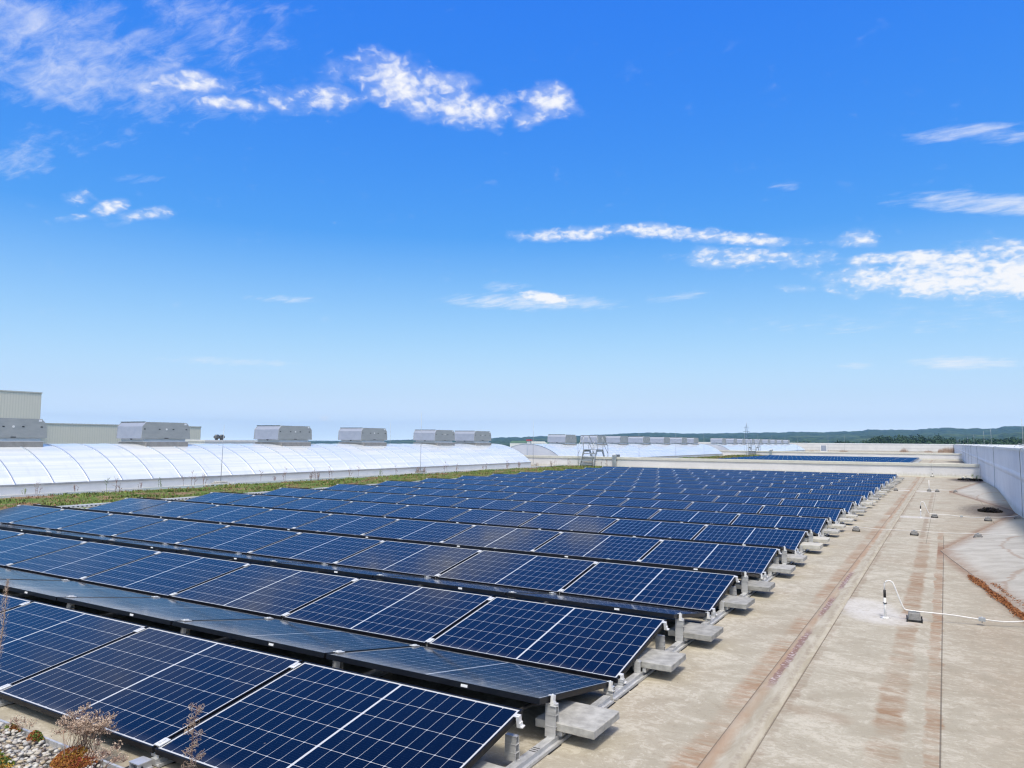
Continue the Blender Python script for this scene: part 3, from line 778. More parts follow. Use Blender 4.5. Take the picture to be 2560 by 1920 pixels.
# small clip that holds each front slab on its rail
m = MB(); m.box(-0.024, 0.028, -0.004, 0.0, 0.0, 0.085); m.box(-0.024, 0.028, 0.0, 0.03, 0.0835, 0.087); m.box(-0.008, 0.012, 0.004, 0.02, 0.087, 0.096)
clip = m.build('slab_clip', M_alu, link_=False)
for k in range(NR):
    t = [o for o in COL.objects if o.name.startswith('mounting_rail') and abs(o.location.x) < 1e-4 and abs(o.location.y-k*PITCH) < 1e-3][0]
    o = clip.copy(); COL.objects.link(o); o.parent = t; o.location = (0, 0.384, 0.044)

for k in range(4):
    m = MB(); y = k*PITCH; x = -0.16-0.03*k
    m.tube([(x, y+0.80, 0.17), (x, y+1.02, 0.205), (x+0.01, y+1.22, 0.215), (x+0.03, y+1.42, 0.215), (x+0.05, y+1.7, 0.15)], 0.012, 8)
    tag(m.build('cable_conduit', M_black), 'dark cable conduit bridging the gap behind the right end of the %s facing row' % ('front' if k == 0 else ORD[k]), 'cable', 'cable conduits at the right row ends')
    m = MB(); pts = [(-0.35-0.12*i, y+1.22+0.015*math.sin(i*1.7), 0.22-0.11*math.sin(math.pi*(i % 7)/7)) for i in range(22)]
    m.tube(pts, 0.004, 5); tag(m.build('hanging_cable', M_black), 'thin black cable sagging in the gap behind the %s facing row' % ('front' if k == 0 else ORD[k]), 'cable', 'cables sagging in the ridge gaps')

# ---- cable trays along the left end
M_tray = noisy('perforated_tray', (0.64, 0.66, 0.67), (0.74, 0.75, 0.76), 6, 0.5, 0.15)
m = MB(); y = 0.0
xt = -NC*LCOL-0.42
m.prism([(xt-0.10, 0.11), (xt+0.10, 0.11), (xt+0.10, 0.17), (xt+0.097, 0.17), (xt+0.097, 0.113), (xt-0.097, 0.113), (xt-0.097, 0.17), (xt-0.10, 0.17)], 'y', 0, 42.5)
y = 0.05
while y < 42.3:
    m.box(xt+0.1002, xt+0.1012, y, y+0.05, 0.128, 0.15, mi=1); m.box(xt-0.09, xt+0.09, y+0.01, y+0.05, 0.1132, 0.1138, mi=1 if random.random() < .4 else 0); y += 0.11
y = 1.0
while y < 42: m.box(xt-0.11, xt+0.11, y, y+0.12, 0.0, 0.1095, mi=2); y += 2.515
ct = m.build('cable_tray', [M_tray, M_black, M_conc]); tag(ct, 'perforated metal cable tray running along the left end of the panel rows', 'cable tray')

# ---- the second solar field beyond the dividing wall: too many and too small to count
m = MB()
for k in range(16):
    for c in range(NC):
        x1 = -0.4-c*LCOL; x0 = x1-PL; yb = 50.6+k*PITCH
        for (ya, za, yb_, zb) in ((yb, Z0+.02, yb+1.116, Z0+.222), (yb+1.34, Z0+.222, yb+2.44, Z0+.02)):
            m.face([(x0, ya, za), (x1, ya, za), (x1, yb_, zb), (x0, yb_, zb)], 0)
            xm = (x0+x1)/2
            m.face([(xm-.008, ya, za+.004), (xm+.008, ya, za+.004), (xm+.008, yb_, zb+.004), (xm-.008, yb_, zb+.004)], 1)
            m.face([(x0, ya, za-.05), (x1, ya, za-.05), (x1, ya, za), (x0, ya, za)], 2)
        m.box(x1-0.01, x1+0.035, yb+0.98, yb+1.06, .30, .335, 1); m.box(x1-0.01, x1+0.035, yb+0.05, yb+.11, .13, .16, 1)
    m.box(-0.45, -0.37, yb+1.03, yb+1.07, 0, .25, 1); m.box(-0.45, -0.37, yb+1.42, yb+1.46, 0, .28, 1); m.box(-0.5, -0.1, yb+0.4, yb+.8, .06, .12, 1); m.box(-0.5, -0.1, yb+1.46, yb+1.86, .06, .12, 1)
M_farcell = noisy('far_cells', (0.003, 0.007, 0.020), (0.005, 0.010, 0.028), 1, 0.1)
o = m.build('far_solar_field', [M_farcell, M_alu, M_frame]); tag(o, 'second field of blue solar panels beyond the low dividing wall', 'solar field', kind='stuff')

# ------------------------------------------------------------------ barrel skylights with vents
XC, HWB, ZB, ZT = -25.25, 3.05, 0.37, 1.585
sag = ZT-ZB; RB = (HWB**2+sag**2)/(2*sag); ZCEN = ZT-RB
def arc(n, r=RB, a=None):
    A = math.asin(HWB/RB)
    return [(XC+r*math.sin(-A+2*A*i/n), ZCEN+r*math.cos(-A+2*A*i/n)) for i in range(n+1)]
def barrel(y0, y1, first, label):
    t = empty('barrel_skylight', (XC, (y0+y1)/2, 0)); tag(t, label, 'skylight', 'white barrel skylights'); ym = (y0+y1)/2
    def bld(m, n, mt):
        o = m.build(n, mt, t); o.matrix_parent_inverse = Matrix.Translation((-XC, -ym, 0)); return o
    m = MB(); pts = arc(36)
    A = [m.b.verts.new((x, y0, z)) for x, z in pts]; B = [m.b.verts.new((x, y1, z)) for x, z in pts]
    for i in range(36): m.b.faces.new((A[i], A[i+1], B[i+1], B[i])).smooth = True
    bld(m, 'glazing', M_glaze)
    m = MB()
    for yy, s_ in ((y0+0.01, -1), (y1-0.01, 1)):
        m.face([(x, yy, z-0.012) for x, z in pts])
    bld(m, 'end_panel', M_endcap)
    m = MB(); m.box(XC-0.02, XC+0.02, y0-0.03, y0+0.004, ZB, ZT-0.02); bld(m, 'end_post', M_bar)
    m = MB(); y = first; up_, dn = arc(36, RB+0.014), arc(36, RB-0.01)
    while y < y1-0.05:
        if y > y0:
            for (a0, a1, u0, u1) in ((0, 0.028, up_, dn),):
                ring = [[m.b.verts.new((x, y+o_, z)) for x, z in u] for u in (dn, up_) for o_ in (0, 0.07)]
                a_, b_2, c_, d_ = ring
                for i in range(36):
                    m.b.faces.new((c_[i], c_[i+1], d_[i+1], d_[i])).smooth = True
                    m.b.faces.new((a_[i], a_[i+1], c_[i+1], c_[i])); m.b.faces.new((d_[i], d_[i+1], b_2[i+1], b_2[i]))
        y += 1.1255
    # edge arches
    for yy in (y0-0.012, y1-0.07):
        ring = [[m.b.verts.new((x, yy+o_, z)) for x, z in u] for u in (dn, up_) for o_ in (0, 0.08)]
        a_, b_2, c_, d_ = ring
        for i in range(36):
            m.b.faces.new((c_[i], c_[i+1], d_[i+1], d_[i])).smooth = True
            m.b.faces.new((a_[i], a_[i+1], c_[i+1], c_[i])); m.b.faces.new((d_[i], d_[i+1], b_2[i+1], b_2[i]))
    bld(m, 'glazing_bars', M_bar)
    m = MB()
    for sx in (-1, 1):
        xe = XC+sx*HWB
        m.box(min(xe-sx*0.35, xe-sx*0.02), max(xe-sx*0.35, xe-sx*0.02), y0-0.02, y1+0.02, 0, ZB-0.05)
    m.box(XC-HWB+0.35, XC+HWB-0.35, y0-0.02, y0+0.2, 0, ZB-0.001); m.box(XC-HWB+0.35, XC+HWB-0.35, y1-0.2, y1+0.02, 0, ZB-0.001)
    bld(m, 'curb', M_curb)
    for sx in (-1, 1):
        m = MB(); y = y0
        while y < y1:
            yb = min(y+2.24, y1)
            xe = XC+sx*(HWB+0.005); m.box(min(xe-sx*0.1, xe+sx*0.03), max(xe-sx*0.1, xe+sx*0.03), y, yb, ZB-0.05, ZB+0.012)
            if yb < y1: m.box(min(xe, xe+sx*0.022), max(xe, xe+sx*0.022), yb, yb+0.01, ZB-0.045, ZB+0.006)
            y += 2.25
        bld(m, 'edge_profile', M_gutter)
    return t
barrel(-3.0, 41.2, -2.3+0.0, 'long white barrel-vault skylight nearest the camera, left of the panel field')
barrel(46.2, 91.3, 47.0, 'second white barrel-vault skylight, just beyond the low dividing wall')
barrel(96.8, 155.0, 97.5, 'farthest white barrel-vault skylight, beyond the second dividing wall')

def vent_proto():
    t = empty('smoke_vent'); hx = 0.82; W_ = 2.12
    zb = 0.0
    m = MB()
    # hood: sheet profile seen from the side, swept across the barrel
    pr_ = [(0, 0.0), (0.035, 0.47), (0.19, 0.645), (W_-0.19, 0.645), (W_-0.035, 0.47), (W_, 0.0)]
    m.prism(pr_, 'x', hx-0.012, hx); m.build('side_sheet', M_zinc, t)
    m = MB(); m.prism(pr_, 'x', -hx, -hx+0.012); m.build('side_sheet', M_zinc, t)
    m = MB()
    a = [(0.012, 0.004), (0.045, 0.467), (0.198, 0.635), (W_-0.198, 0.635), (W_-0.045, 0.467), (W_-0.012, 0.004)]
    m.b.free()
    for sg in (0, 1):
        m = MB(); u = [(p if sg == 0 else (W_-p[0], p[1])) for p in a[:3]]; n_ = 0.02 if sg == 0 else -0.02
        m.prism(u+[(p[0]+n_, p[1]-0.006) for p in reversed(u)], 'x', -hx+0.013, hx-0.013); m.build('flap', M_louvre, t)
    m = MB(); m.box(-hx+0.013, hx-0.013, 0.19, W_-0.19, 0.60, 0.641); m.box(-hx-0.03, hx-0.1, 0.17, 0.215, 0.643, 0.66, mi=1); m.build('top_sheet', [M_zinc, M_black], t)
    m = MB(); m.box(-hx+0.07, hx-0.07, 0.17, W_-0.17, -0.11, 0.02); m.build('collar', M_collar, t)
    m = MB(); m.box(-hx-0.02, hx+0.02, 0.1, W_-0.1, -0.125, -0.111); m.build('flange', M_collar, t)
    m = MB(); m.box(-hx-0.10, hx+0.10, 0.16, W_-0.16, -0.48, -0.126); m.build('base', M_curbbox, t)
    for (yy, zz, w) in ((0.13, 0.37, 0), (0.75, 0.37, 0), (1.35, 0.37, 0), (1.93, 0.37, 0)):
        m = MB(); m.box(hx+0.0005, hx+0.006, yy-0.035, yy+0.035, zz-0.018, zz+0.018); m.build('bolt_plate', M_black, t)
    m = MB(); m.tube([(hx+0.0005, 1.05, 0.37), (hx+0.008, 1.05, 0.37)], 0.04, 14); m.build('round_cover', M_white, t)
    m = MB(); m.box(hx+0.0005, hx+0.004, W_-0.29, W_-0.19, 0.55, 0.62); m.build('sticker', M_sticker, t)
    m = MB(); m.box(hx+0.0005, hx+0.012, 0.98, 1.14, 0.008, 0.035); m.build('catch', M_black, t)
    m = MB(); m.prism([(-0.09, 0.0), (0.09, 0.0), (0.0, -0.05)], 'y', 0.10, 0.118); m.build('actuator_guard', M_rubber, t)
    return t
VP = vent_proto(); nv_ = 0
def vents(ys, z, word):
    global nv_
    for i, y in enumerate(ys):
        t = VP if nv_ == 0 else copy_tree(VP); nv_ += 1
        t.location = (-25.22, y, z)
        tag(t, 'grey metal hooded vent on the ridge of the %s barrel skylight, %s from the left' % (word, ORD[i]), 'roof vent', 'hooded vents on the skylights')
vents((8.85, 14.4, 21.1, 26.7, 33.2, 37.5), 1.79, 'nearest')
vents((50.9, 57.2, 62.5, 68.7, 75.1, 81.5, 86.2), 1.70, 'second')
vents((99.6, 105.9, 111.3, 117.6, 123.4, 130.0, 135.8, 142.1, 148.7), 1.73, 'farthest')

# ------------------------------------------------------------------ green strip beside the first skylight
def strip_ground(y0, y1, x0, x1):
    m = MB(); nx, ny = 24, int((y1-y0)/0.35); rows = []
    for j in range(ny+1):
        y = y0+(y1-y0)*j/ny
        rows.append([m.b.verts.new((x0+(x1-x0)*i/nx, y, 0.05+0.05*noise.noise(Vector((i*0.5, y*0.8, 1)))*min(1, i/2, (nx-i)/2)+(0.04 if 0 < i < nx else -0.048))) for i in range(nx+1)])
    for A, B in zip(rows, rows[1:]):
        for i in range(nx): m.b.faces.new((A[i], A[i+1], B[i+1], B[i])).smooth = True
    return tag(m.build('green_roof_ground', M_sedum), kind='structure')
strip_ground(-4, 44.6, -20.95, -16.75); strip_ground(46, 94.9, -20.95, -16.75)
M_pebstrip = noisy('pebble_strip', (0.36, 0.34, 0.31), (0.70, 0.69, 0.66), 26, 0.9, detail=3, bmp=1.0, bd=0.03, world=True, lo=0.42, hi=0.56)
m = MB(); m.box(-22.3, -21.0, -4, 44.6, 0.001, 0.075); tag(m.build('pebble_bed', M_pebstrip), kind='structure')
m = MB(); y = -4.0
while y < 44.4: m.box(-21.0, -20.96, y, y+2.48, 0.0, 0.15+random.uniform(-.01, .01)); y += 2.5
o = m.build('bed_edging', M_tray); tag(o, 'low metal edging between the green strip and the pebbles by the skylight', 'edging')

def tufts(n, x0, x1, y0, y1, hfun, mi_fun, nb, spread, base=0.09, ydens=1.0):
    m = MB()
    for i in range(n):
        x = random.uniform(x0, x1); y = y0+(y1-y0)*random.random()**ydens
        dn = noise.noise(Vector((x*0.9, y*0.55, 0.0)))+0.5*noise.noise(Vector((x*2.3, y*1.4, 5.0)))
        mi = mi_fun(dn, x, y)
        if mi is None: continue
        h = hfun(dn, x, y)
        for q in range(nb):
            a = random.uniform(0, 6.283); dx, dy = math.cos(a), math.sin(a); s_ = spread*random.uniform(0.4, 1.2)
            bx, by = x+random.uniform(-s_, s_), y+random.uniform(-s_, s_); hh = h*random.uniform(0.5, 1.25); w = hh*random.uniform(0.22, 0.45)
            m.face([(bx-dy*w, by+dx*w, base), (bx+dy*w, by-dx*w, base), (bx+dx*hh*0.5, by+dy*hh*0.5, base+hh)], mi)
    return m
def g_mi(dn, x, y):
    if dn > 0.05: return 0 if random.random() < .85 else 1
    if dn < -0.12: return 1 if random.random() < .28 else None
    return 0 if random.random() < .45 else (1 if random.random() < .2 else None)
m = tufts(15000, -20.9, -16.8, 2, 44.4, lambda d, x, y: 0.03+0.05*max(0, d)+0.025*random.random(), g_mi, 4, 0.07, ydens=1.25)
o = m.build('sedum_cover', [M_leaf_g, M_leaf_r]); tag(o, 'patchy green and reddish sedum covering the strip beside the skylight', 'sedum', kind='stuff')
m = tufts(3000, -20.9, -16.8, 62, 94.4, lambda d, x, y: 0.16+0.1*max(0, d), g_mi, 4, 0.15)
o = m.build('far_sedum_cover', [M_leaf_g, M_leaf_r]); tag(o, 'sedum on the strip beside the second skylight', 'sedum', kind='stuff')

# dry weeds along the skylight curb
def weed(h, nb, branch, heads, seed):
    rnd = random.Random(seed); m = MB()
    for s_ in range(nb):
        bx, by = rnd.uniform(-.06, .06), rnd.uniform(-.06, .06); lx, ly = rnd.uniform(-.16, .16)*h, rnd.uniform(-.16, .16)*h
        hh = h*rnd.uniform(.55, 1.0); pts = [Vector((bx+lx*t*t, by+ly*t*t, hh*t)) for t in (0, .3, .6, 1)]
        m.tube(pts, [0.005, 0.0045, 0.004, 0.0025], 4)
        for q in range(branch):
            t = rnd.uniform(.35, 1.0); p = Vector((bx+lx*t*t, by+ly*t*t, hh*t)); d = Vector((rnd.uniform(-1, 1), rnd.uniform(-1, 1), rnd.uniform(.3, 1.2))).normalized()*h*rnd.uniform(.08, .22)
            m.tube([p, p+d], [0.0045, 0.0025], 3)
            for w in range(heads):
                e = p+d*rnd.uniform(.5, 1.1)+Vector((rnd.uniform(-.02, .02), rnd.uniform(-.02, .02), rnd.uniform(-.02, .02)))
                a = Vector((rnd.uniform(-1, 1), rnd.uniform(-1, 1), rnd.uniform(-1, 1)))*0.012; b_2 = Vector((rnd.uniform(-1, 1), rnd.uniform(-1, 1), rnd.uniform(-1, 1)))*0.012
                m.face([e-a, e+b_2, e+a, e-b_2], 1)
    return m
wk = [weed(0.62, 1, 7, 2, 1), weed(0.5, 4, 5, 2, 2), weed(0.35, 5, 4, 2, 3), weed(0.75, 2, 8, 1, 4), weed(0.45, 6, 6, 3, 5)]
wk = [w.build('dry_weed', [M_dry_d, M_dry], link_=False) for w in wk]
wk2 = []
for w in wk[:3]:
    c = w.copy(); c.data = w.data.copy(); c.data.materials[0] = M_leaf_g; c.data.materials[1] = M_leaf_g; wk2.append(c)
WEEDS = [(-21.4, 8.9, 2, 1), (-21.3, 9.2, 1, 0), (-21.5, 10.4, 2, 0), (-20.6, 10.9, 0, 1), (-21.5, 11.7, 0, 0), (-19.4, 10.5, 3, 0), (-21.5, 12.6, 2, 0), (-21.2, 13.1, 1, 1), (-21.4, 14.1, 0, 0), (-21.2, 14.4, 3, 0), (-21.5, 15.1, 1, 0),
         (-21.4, 17.6, 0, 0), (-21.2, 18.1, 2, 0), (-21.5, 18.9, 3, 0), (-20.7, 19.6, 4, 0), (-20.9, 20.2, 4, 0), (-21.3, 20.4, 1, 0), (-21.4, 21.5, 3, 0), (-21.3, 22.6, 1, 0), (-21.5, 23.4, 0, 0), (-21.2, 24.6, 2, 1), (-21.4, 26.0, 3, 0), (-21.3, 27.6, 4, 0),
         (-21.2, 28.0, 4, 0), (-21.4, 30.2, 3, 0), (-21.2, 31.0, 1, 0), (-20.3, 32.5, 3, 0), (-21.4, 34.0, 2, 0), (-20.6, 35.5, 3, 0), (-21.3, 36.6, 1, 0), (-21.4, 38.2, 4, 0), (-21.0, 39.9, 2, 0), (-20.8, 41.5, 4, 0), (-20.5, 43.6, 1, 0), (-21.7, 43.9, 3, 0), (-18.2, 43.9, 3, 0), (-17.9, 44.1, 1, 0)]
for i, (x, y, kd, gr) in enumerate(WEEDS):
    src = (wk2[kd % 3] if gr else wk[kd]).copy(); COL.objects.link(src)
    src.location = (x, y, 0.07); src.rotation_euler = (0, 0, random.uniform(0, 6.28)); s_ = random.uniform(.8, 1.15); src.scale = (s_, s_, s_)
    src.name = 'green_weed' if gr else 'dry_weed'
    tag(src, 'leafy green weed among the pebbles by the skylight curb' if gr else 'dry brown weed standing by the white skylight curb', 'weed', 'green weeds by the skylight' if gr else 'dry weeds by the skylight')
for w in wk+wk2: bpy.data.objects.remove(w)

# tall interception rods on concrete feet
def tall_rod(x, y, z, h, label, lean=0.0):
    t = empty('interception_rod', (x, y, z)); tag(t, label, 'lightning rod', 'tall lightning rods by the skylights')
    m = MB(); m.tube([(0, 0, 0.1), (lean*0.4, 0, h*0.5), (lean, 0, h)], [0.014, 0.012, 0.005], 6); m.build('rod', M_galv, t)
    m = MB(); m.box(-0.24, 0.24, -0.24, 0.24, 0.0, 0.06); m.box(-0.18, 0.18, -0.18, 0.18, 0.061, 0.11); m.bevel(0.012); m.build('foot', M_conc, t)
tall_rod(-21.75, 16.0, 0.08, 2.25, 'tall thin rod on a concrete foot by the near skylight, the left one', 0.08)
tall_rod(-22.05, 28.8, 0.08, 3.2, 'tall thin rod on a concrete foot by the near skylight, the right one')
tall_rod(-23.4, 43.7, 0.05, 3.2, 'very thin tall rod before the end of the second skylight')
for i, y in enumerate((59.6, 70.0, 80.1)): tall_rod(-21.4, y, 0.08, 2.9, 'tall thin rod beside the second skylight, %s from the left' % ORD[i])
for i, y in enumerate((99.7, 108, 118, 129, 141)): tall_rod(-21.4, y, 0.08, 3.0, 'faint tall rod beside the farthest skylight, %s from the left' % ORD[i])
tall_rod(-30.2, 36.0, 0.08, 2.9, 'thin rod rising behind the end of the near skylight')
tall_rod(-16.0, 140, 0.08, 3.3, 'thin rod right of the farthest skylight, nearer its end')
tall_rod(-13.3, 140, 0.08, 3.3, 'thin rod right of the farthest skylight, farther from its end')

# ------------------------------------------------------------------ crossover stairs
def stairs(x0, y0, label):
    t = empty('crossover_stairs', (x0+0.6, y0+1.35, 0)); tag(t, label, 'stairs', 'galvanised crossover stairs')
    inv_ = Matrix.Translation((-(x0+0.6), -(y0+1.35), 0))
    def bld(m, n, mt=M_galv):
        o = m.build(n, mt, t); o.matrix_parent_inverse = inv_
    W_ = 1.1
    ZP = 1.24; ya, yb_ = y0+0.85, y0+1.85
    for sx in (0, W_):
        m = MB(); x = x0+sx
        r_ = 0.022
        m.tube([(x, y0+0.02, 0.05), (x, y0, 1.47), (x, y0+0.9, 2.23), (x, y0+1.8, 2.23), (x, y0+2.7, 1.47), (x, y0+2.7, 0.05)], r_, 8)
        m.tube([(x, y0+0.9, 2.22), (x, y0+0.9, ZP-.1)], r_*.9, 8); m.tube([(x, y0+1.8, 2.22), (x, y0+1.8, ZP-.1)], r_*.9, 8)
        m.tube([(x, y0+0.02, 0.95), (x, y0+0.9, 1.74), (x, y0+1.8, 1.74), (x, y0+2.68, 0.95)], r_*.7, 8)
        bld(m, 'handrail')
        m = MB(); xs_ = x+(0.04 if sx == 0 else -0.07)
        m.prism([(y0+0.05, 0.02), (y0+0.25, 0.02), (ya+0.06, ZP-0.16), (ya+0.06, ZP), (ya-0.1, ZP)], 'x', xs_, xs_+0.03)
        m.prism([(y0+2.65, 0.02), (y0+2.45, 0.02), (yb_-0.06, ZP-0.16), (yb_-0.06, ZP), (yb_+0.1, ZP)], 'x', xs_, xs_+0.03)
        m.box(xs_, xs_+0.03, ya+0.061, yb_-0.061, ZP-0.16, ZP-0.001)
        bld(m, 'stringer')
    for i in range(4):
        z = 0.26+i*0.245; yy = y0+0.16+i*0.20
        for s_ in (0, 1):
            m = MB(); y2 = yy if s_ == 0 else y0+2.7-yy-0.24
            m.box(x0+0.072, x0+W_-0.072, y2, y2+0.24, z-0.035, z); m.box(x0+0.072, x0+W_-0.072, y2-0.004 if s_ == 0 else y2+0.24, y2 if s_ == 0 else y2+0.244, z-0.07, z+0.004)
            bld(m, 'step')
    m = MB(); m.box(x0+0.072, x0+W_-0.072, ya+0.1, yb_-0.1, ZP-0.03, ZP+0.01)
    bld(m, 'platform')
stairs(-20.0, 44.02, 'galvanised stairs with handrails crossing the first dividing wall near the skylight')
stairs(-19.9, 94.3, 'galvanised stairs with handrails crossing the second dividing wall, far away')
def duct(x, y, h, label):
    m = MB(); m.prism([(y-0.14, 0.05), (y-0.07, 0.05), (y-0.07, h-0.06), (y+0.5, h-0.06), (y+0.5, 0.5), (y+0.57, 0.5), (y+0.57, h), (y-0.1, h), (y-0.14, h-0.05)], 'x', x, x+0.27)
    m.box(x-0.012, x-0.001, y-0.145, y-0.08, 0.05, h-0.05); m.box(x+0.271, x+0.282, y-0.145, y-0.08, 0.05, h-0.05)
    tag(m.build('cable_duct_cover', M_galv), label, 'cable cover', 'cable covers over the dividing walls')
duct(-17.65, 44.7, 0.93, 'galvanised cable duct cover folded over the first dividing wall')
duct(-17.2, 95.0, 0.95, 'galvanised cable duct cover folded over the second dividing wall')

# ------------------------------------------------------------------ lightning conductors on the walkway
def cast_block():
    t = empty('conductor_block')
    m = MB(); m.prism([(-0.062, 0.0), (0.062, 0.0), (0.054, 0.072), (-0.054, 0.072)], 'y', -0.062, 0.062)
    for v in m.b.verts:
        if v.co.z > 0.05: v.co.y *= 0.87
    m.bevel(0.006); q = m.build('block', M_conc_d, t); q.location.z = 0.012
    m = MB(); m.box(-0.07, 0.07, -0.07, 0.07, 0.0, 0.0115)
    for sx in (-1, 1):
        for sy in (-1, 1): m.box(sx*0.068-0.006, sx*0.068+0.006, sy*0.068-0.02, sy*0.068+0.02, 0.0, 0.035)
    m.build('rubber_tray', M_black, t)
    m = MB(); m.box(-0.02, 0.02, -0.012, 0.012, 0.085, 0.100); m.build('wire_clip', M_galv, t)
    return t
CB = cast_block(); nb_ = 0
def block(x, y, label, rz=0.0):
    global nb_
    t = CB if nb_ == 0 else copy_tree(CB); nb_ += 1
    t.location = (x, y, 0.003); t.rotation_euler = (0, 0, rz); tag(t, label, 'support block', 'concrete blocks holding conductor wires')
block(1.79, 6.19, 'grey concrete wire block beside the nearest bent conductor post', 0.05)
block(0.46, 14.4, 'grey wire block on the bare roof, the one nearest the panels', 0.1)
block(1.53, 14.35, 'grey wire block alone in the middle of the walkway, right of the seam')
block(2.62, 14.5, 'grey wire block at the tip of the pale roof wedge', -0.1)
block(1.84, 18.65, 'grey wire block beside the second bent conductor post')
block(2.95, 18.5, 'grey wire block on the second conductor wire, close to the dark puddle')
block(3.60, 19.3, 'dark wire block at the foot of the right parapet')
block(1.53, 30.2, 'grey block at the foot of the straight white post')
block(1.80, 30.1, 'grey block just right of the straight white post')
block(2.40, 30.0, 'grey block on the apex of the far pale roof wedge')
block(3.55, 31.5, 'grey block on the far pale wedge by the parapet')
block(0.40, 29.9, 'grey block near the panels, level with the straight white post')
def bent_post(x, y, label):
    t = empty('conductor_post', (x, y, 0)); tag(t, label, 'conductor post', 'white conductor posts on the walkway')
    m = MB(); m.tube([(0, 0, 0.0), (0, 0, 0.21)], 0.0125, 12); m.build('pipe', M_white, t)
    m = MB(); m.tube([(0, 0, 0.0), (0, 0, 0.012)], [0.05, 0.02], 20); m.build('flange', M_white, t)
    m = MB(); m.tube([(0, 0, 0.212), (0, 0, 0.29)], [0.0135, 0.0125], 12); m.tube([(0, 0, 0.150), (0, 0, 0.158)], 0.02, 12); m.build('sleeve', M_black, t)
    m = MB()
    import math as _m
    pts = [(0, 0, 0.29), (0.0, 0, 0.34)]
    for a in range(0, 181, 20): pts.append((0.045-0.045*_m.cos(R(a)), 0, 0.345+0.045*_m.sin(R(a))))
    pts = pts[:-2]+[(0.098, 0, 0.33), (0.135, 0.004, 0.22), (0.165, 0.006, 0.14), (0.178, 0.008, 0.113), (0.20, 0.01, 0.103), (0.27, 0.012, 0.1)]
    pts += [(0.6, 0.1, 0.085), (0.86, 0.16, 0.06), (0.88, 0.165, 0.062)]
    m.tube(pts, 0.0068, 8); m.build('bent_wire', M_white, t)
    m = MB(); m.box(0.84, 0.90, 0.145, 0.18, 0.045, 0.078); m.tube([(0.87, 0.163, 0.03), (0.87, 0.163, 0.09)], 0.006, 6); m.build('connector', M_galv, t)
bent_post(1.52, 6.18, 'white bent conductor post with black sleeve, the nearest on the walkway')
bent_post(1.54, 18.55, 'white bent conductor post with black sleeve, farther back on the walkway')
t = empty('straight_conductor_post', (1.53, 30.35, 0)); tag(t, 'straight short white post far back on the walkway', 'conductor post', 'white conductor posts on the walkway')
m = MB(); m.tube([(0, 0, 0), (0, 0, 0.43)], 0.013, 10); m.build('pipe', M_white, t)
m = MB(); m.tube([(0, 0, 0), (0, 0, 0.02)], [0.10, 0.05], 16); m.build('flange', M_white, t)
t = empty('wall_conductor_post', (1.45, 44.5, 0)); tag(t, 'thin black and white post with a wire against the first dividing wall', 'conductor post')
m = MB(); m.tube([(0, -0.05, 0), (0, 0, 0.14)], 0.018, 10); m.tube([(0, 0, 0.215), (0, 0, 0.30)], 0.014, 10); m.build('pipe', M_white, t)
m = MB(); m.tube([(0, 0, 0.14), (0, 0, 0.215)], 0.019, 10); m.box(-0.1, 0.1, -0.1, -0.02, 0.0, 0.03); m.build('sleeve', M_black, t)
m = MB(); m.tube([(0, 0, 0.3), (-0.03, 0.05, 0.62), (-0.03, 0.1, 0.79)], 0.008, 6); m.build('wire', M_gutter, t)
def wire(pts, label, r=0.0042):
    m = MB(); out = []
    for a, b in zip(pts, pts[1:]):
        a, b = Vector(a), Vector(b)
        for i in range(8):
            p = a+(b-a)*(i/8); p.z -= 0.02*math.sin(math.pi*i/8); out.append(p)
    out.append(Vector(pts[-1])); m.tube(out, r, 6); tag(m.build('conductor_wire', M_white), label, 'wire', 'conductor wires across the walkway')
wire([(2.385, 6.345, 0.065), (2.8, 6.48, 0.075), (3.68, 6.8, 0.09)], 'white wire from the nearest bent post to the parapet', 0.0062)
wire([(0.0, 14.55, 0.09), (0.46, 14.4, 0.098), (1.53, 14.35, 0.098), (2.62, 14.5, 0.098), (3.68, 15.0, 0.12)], 'thin wire crossing the walkway over three grey blocks')
wire([(2.405, 18.715, 0.065), (2.95, 18.5, 0.098), (3.60, 19.3, 0.10)], 'white wire from the second bent post to the parapet foot', 0.006)
wire([(0.40, 29.9, 0.098), (1.53, 30.2, 0.098), (1.80, 30.1, 0.098), (2.40, 30.0, 0.098), (3.55, 31.5, 0.15)], 'thin wire past the straight white post')

# drains: dark sludge mats, pebble basket, weeds
def flake_pile(cx, cy, rx, ry, n, h, mat, name, label, cat, size=0.05, kind='stuff', shape=None):
    m = MB()
    for i in range(n):
        a, rr = random.uniform(0, 6.283), math.sqrt(random.random())
        x, y = cx+rx*rr*math.cos(a), cy+ry*rr*math.sin(a)
        if shape: x, y = shape(random.random(), random.gauss(0, 0.42))
        z = 0.004+h*max(0.0, 1-rr*rr)*random.random(); s_ = size*random.uniform(.4, 1.2)
        u = Vector((random.uniform(-1, 1), random.uniform(-1, 1), random.uniform(-.5, .5))).normalized()*s_; v = Vector((random.uniform(-1, 1), random.uniform(-1, 1), random.uniform(-.2, .9))).normalized()*s_*.7
        p = Vector((x, y, z+0.01)); m.face([p-u, p+v, p+u, p-v])
    o = m.build(name, mat); tag(o, label, cat, kind=kind); return o
M_sludge = leaf_mat('black_sludge', (0.008, 0.007, 0.006), (0.022, 0.018, 0.014), 12)
flake_pile(3.12, 21.5, 0.28, 0.45, 900, 0.09, M_sludge, 'drain_sludge', 'black heap of wet sludge at the nearer roof drain', 'sludge')
flake_pile(3.2, 42.0, 0.6, 1.2, 700, 0.05, M_sludge, 'corner_sludge', 'black sludge in the corner of parapet and dividing wall', 'sludge')
m = MB()
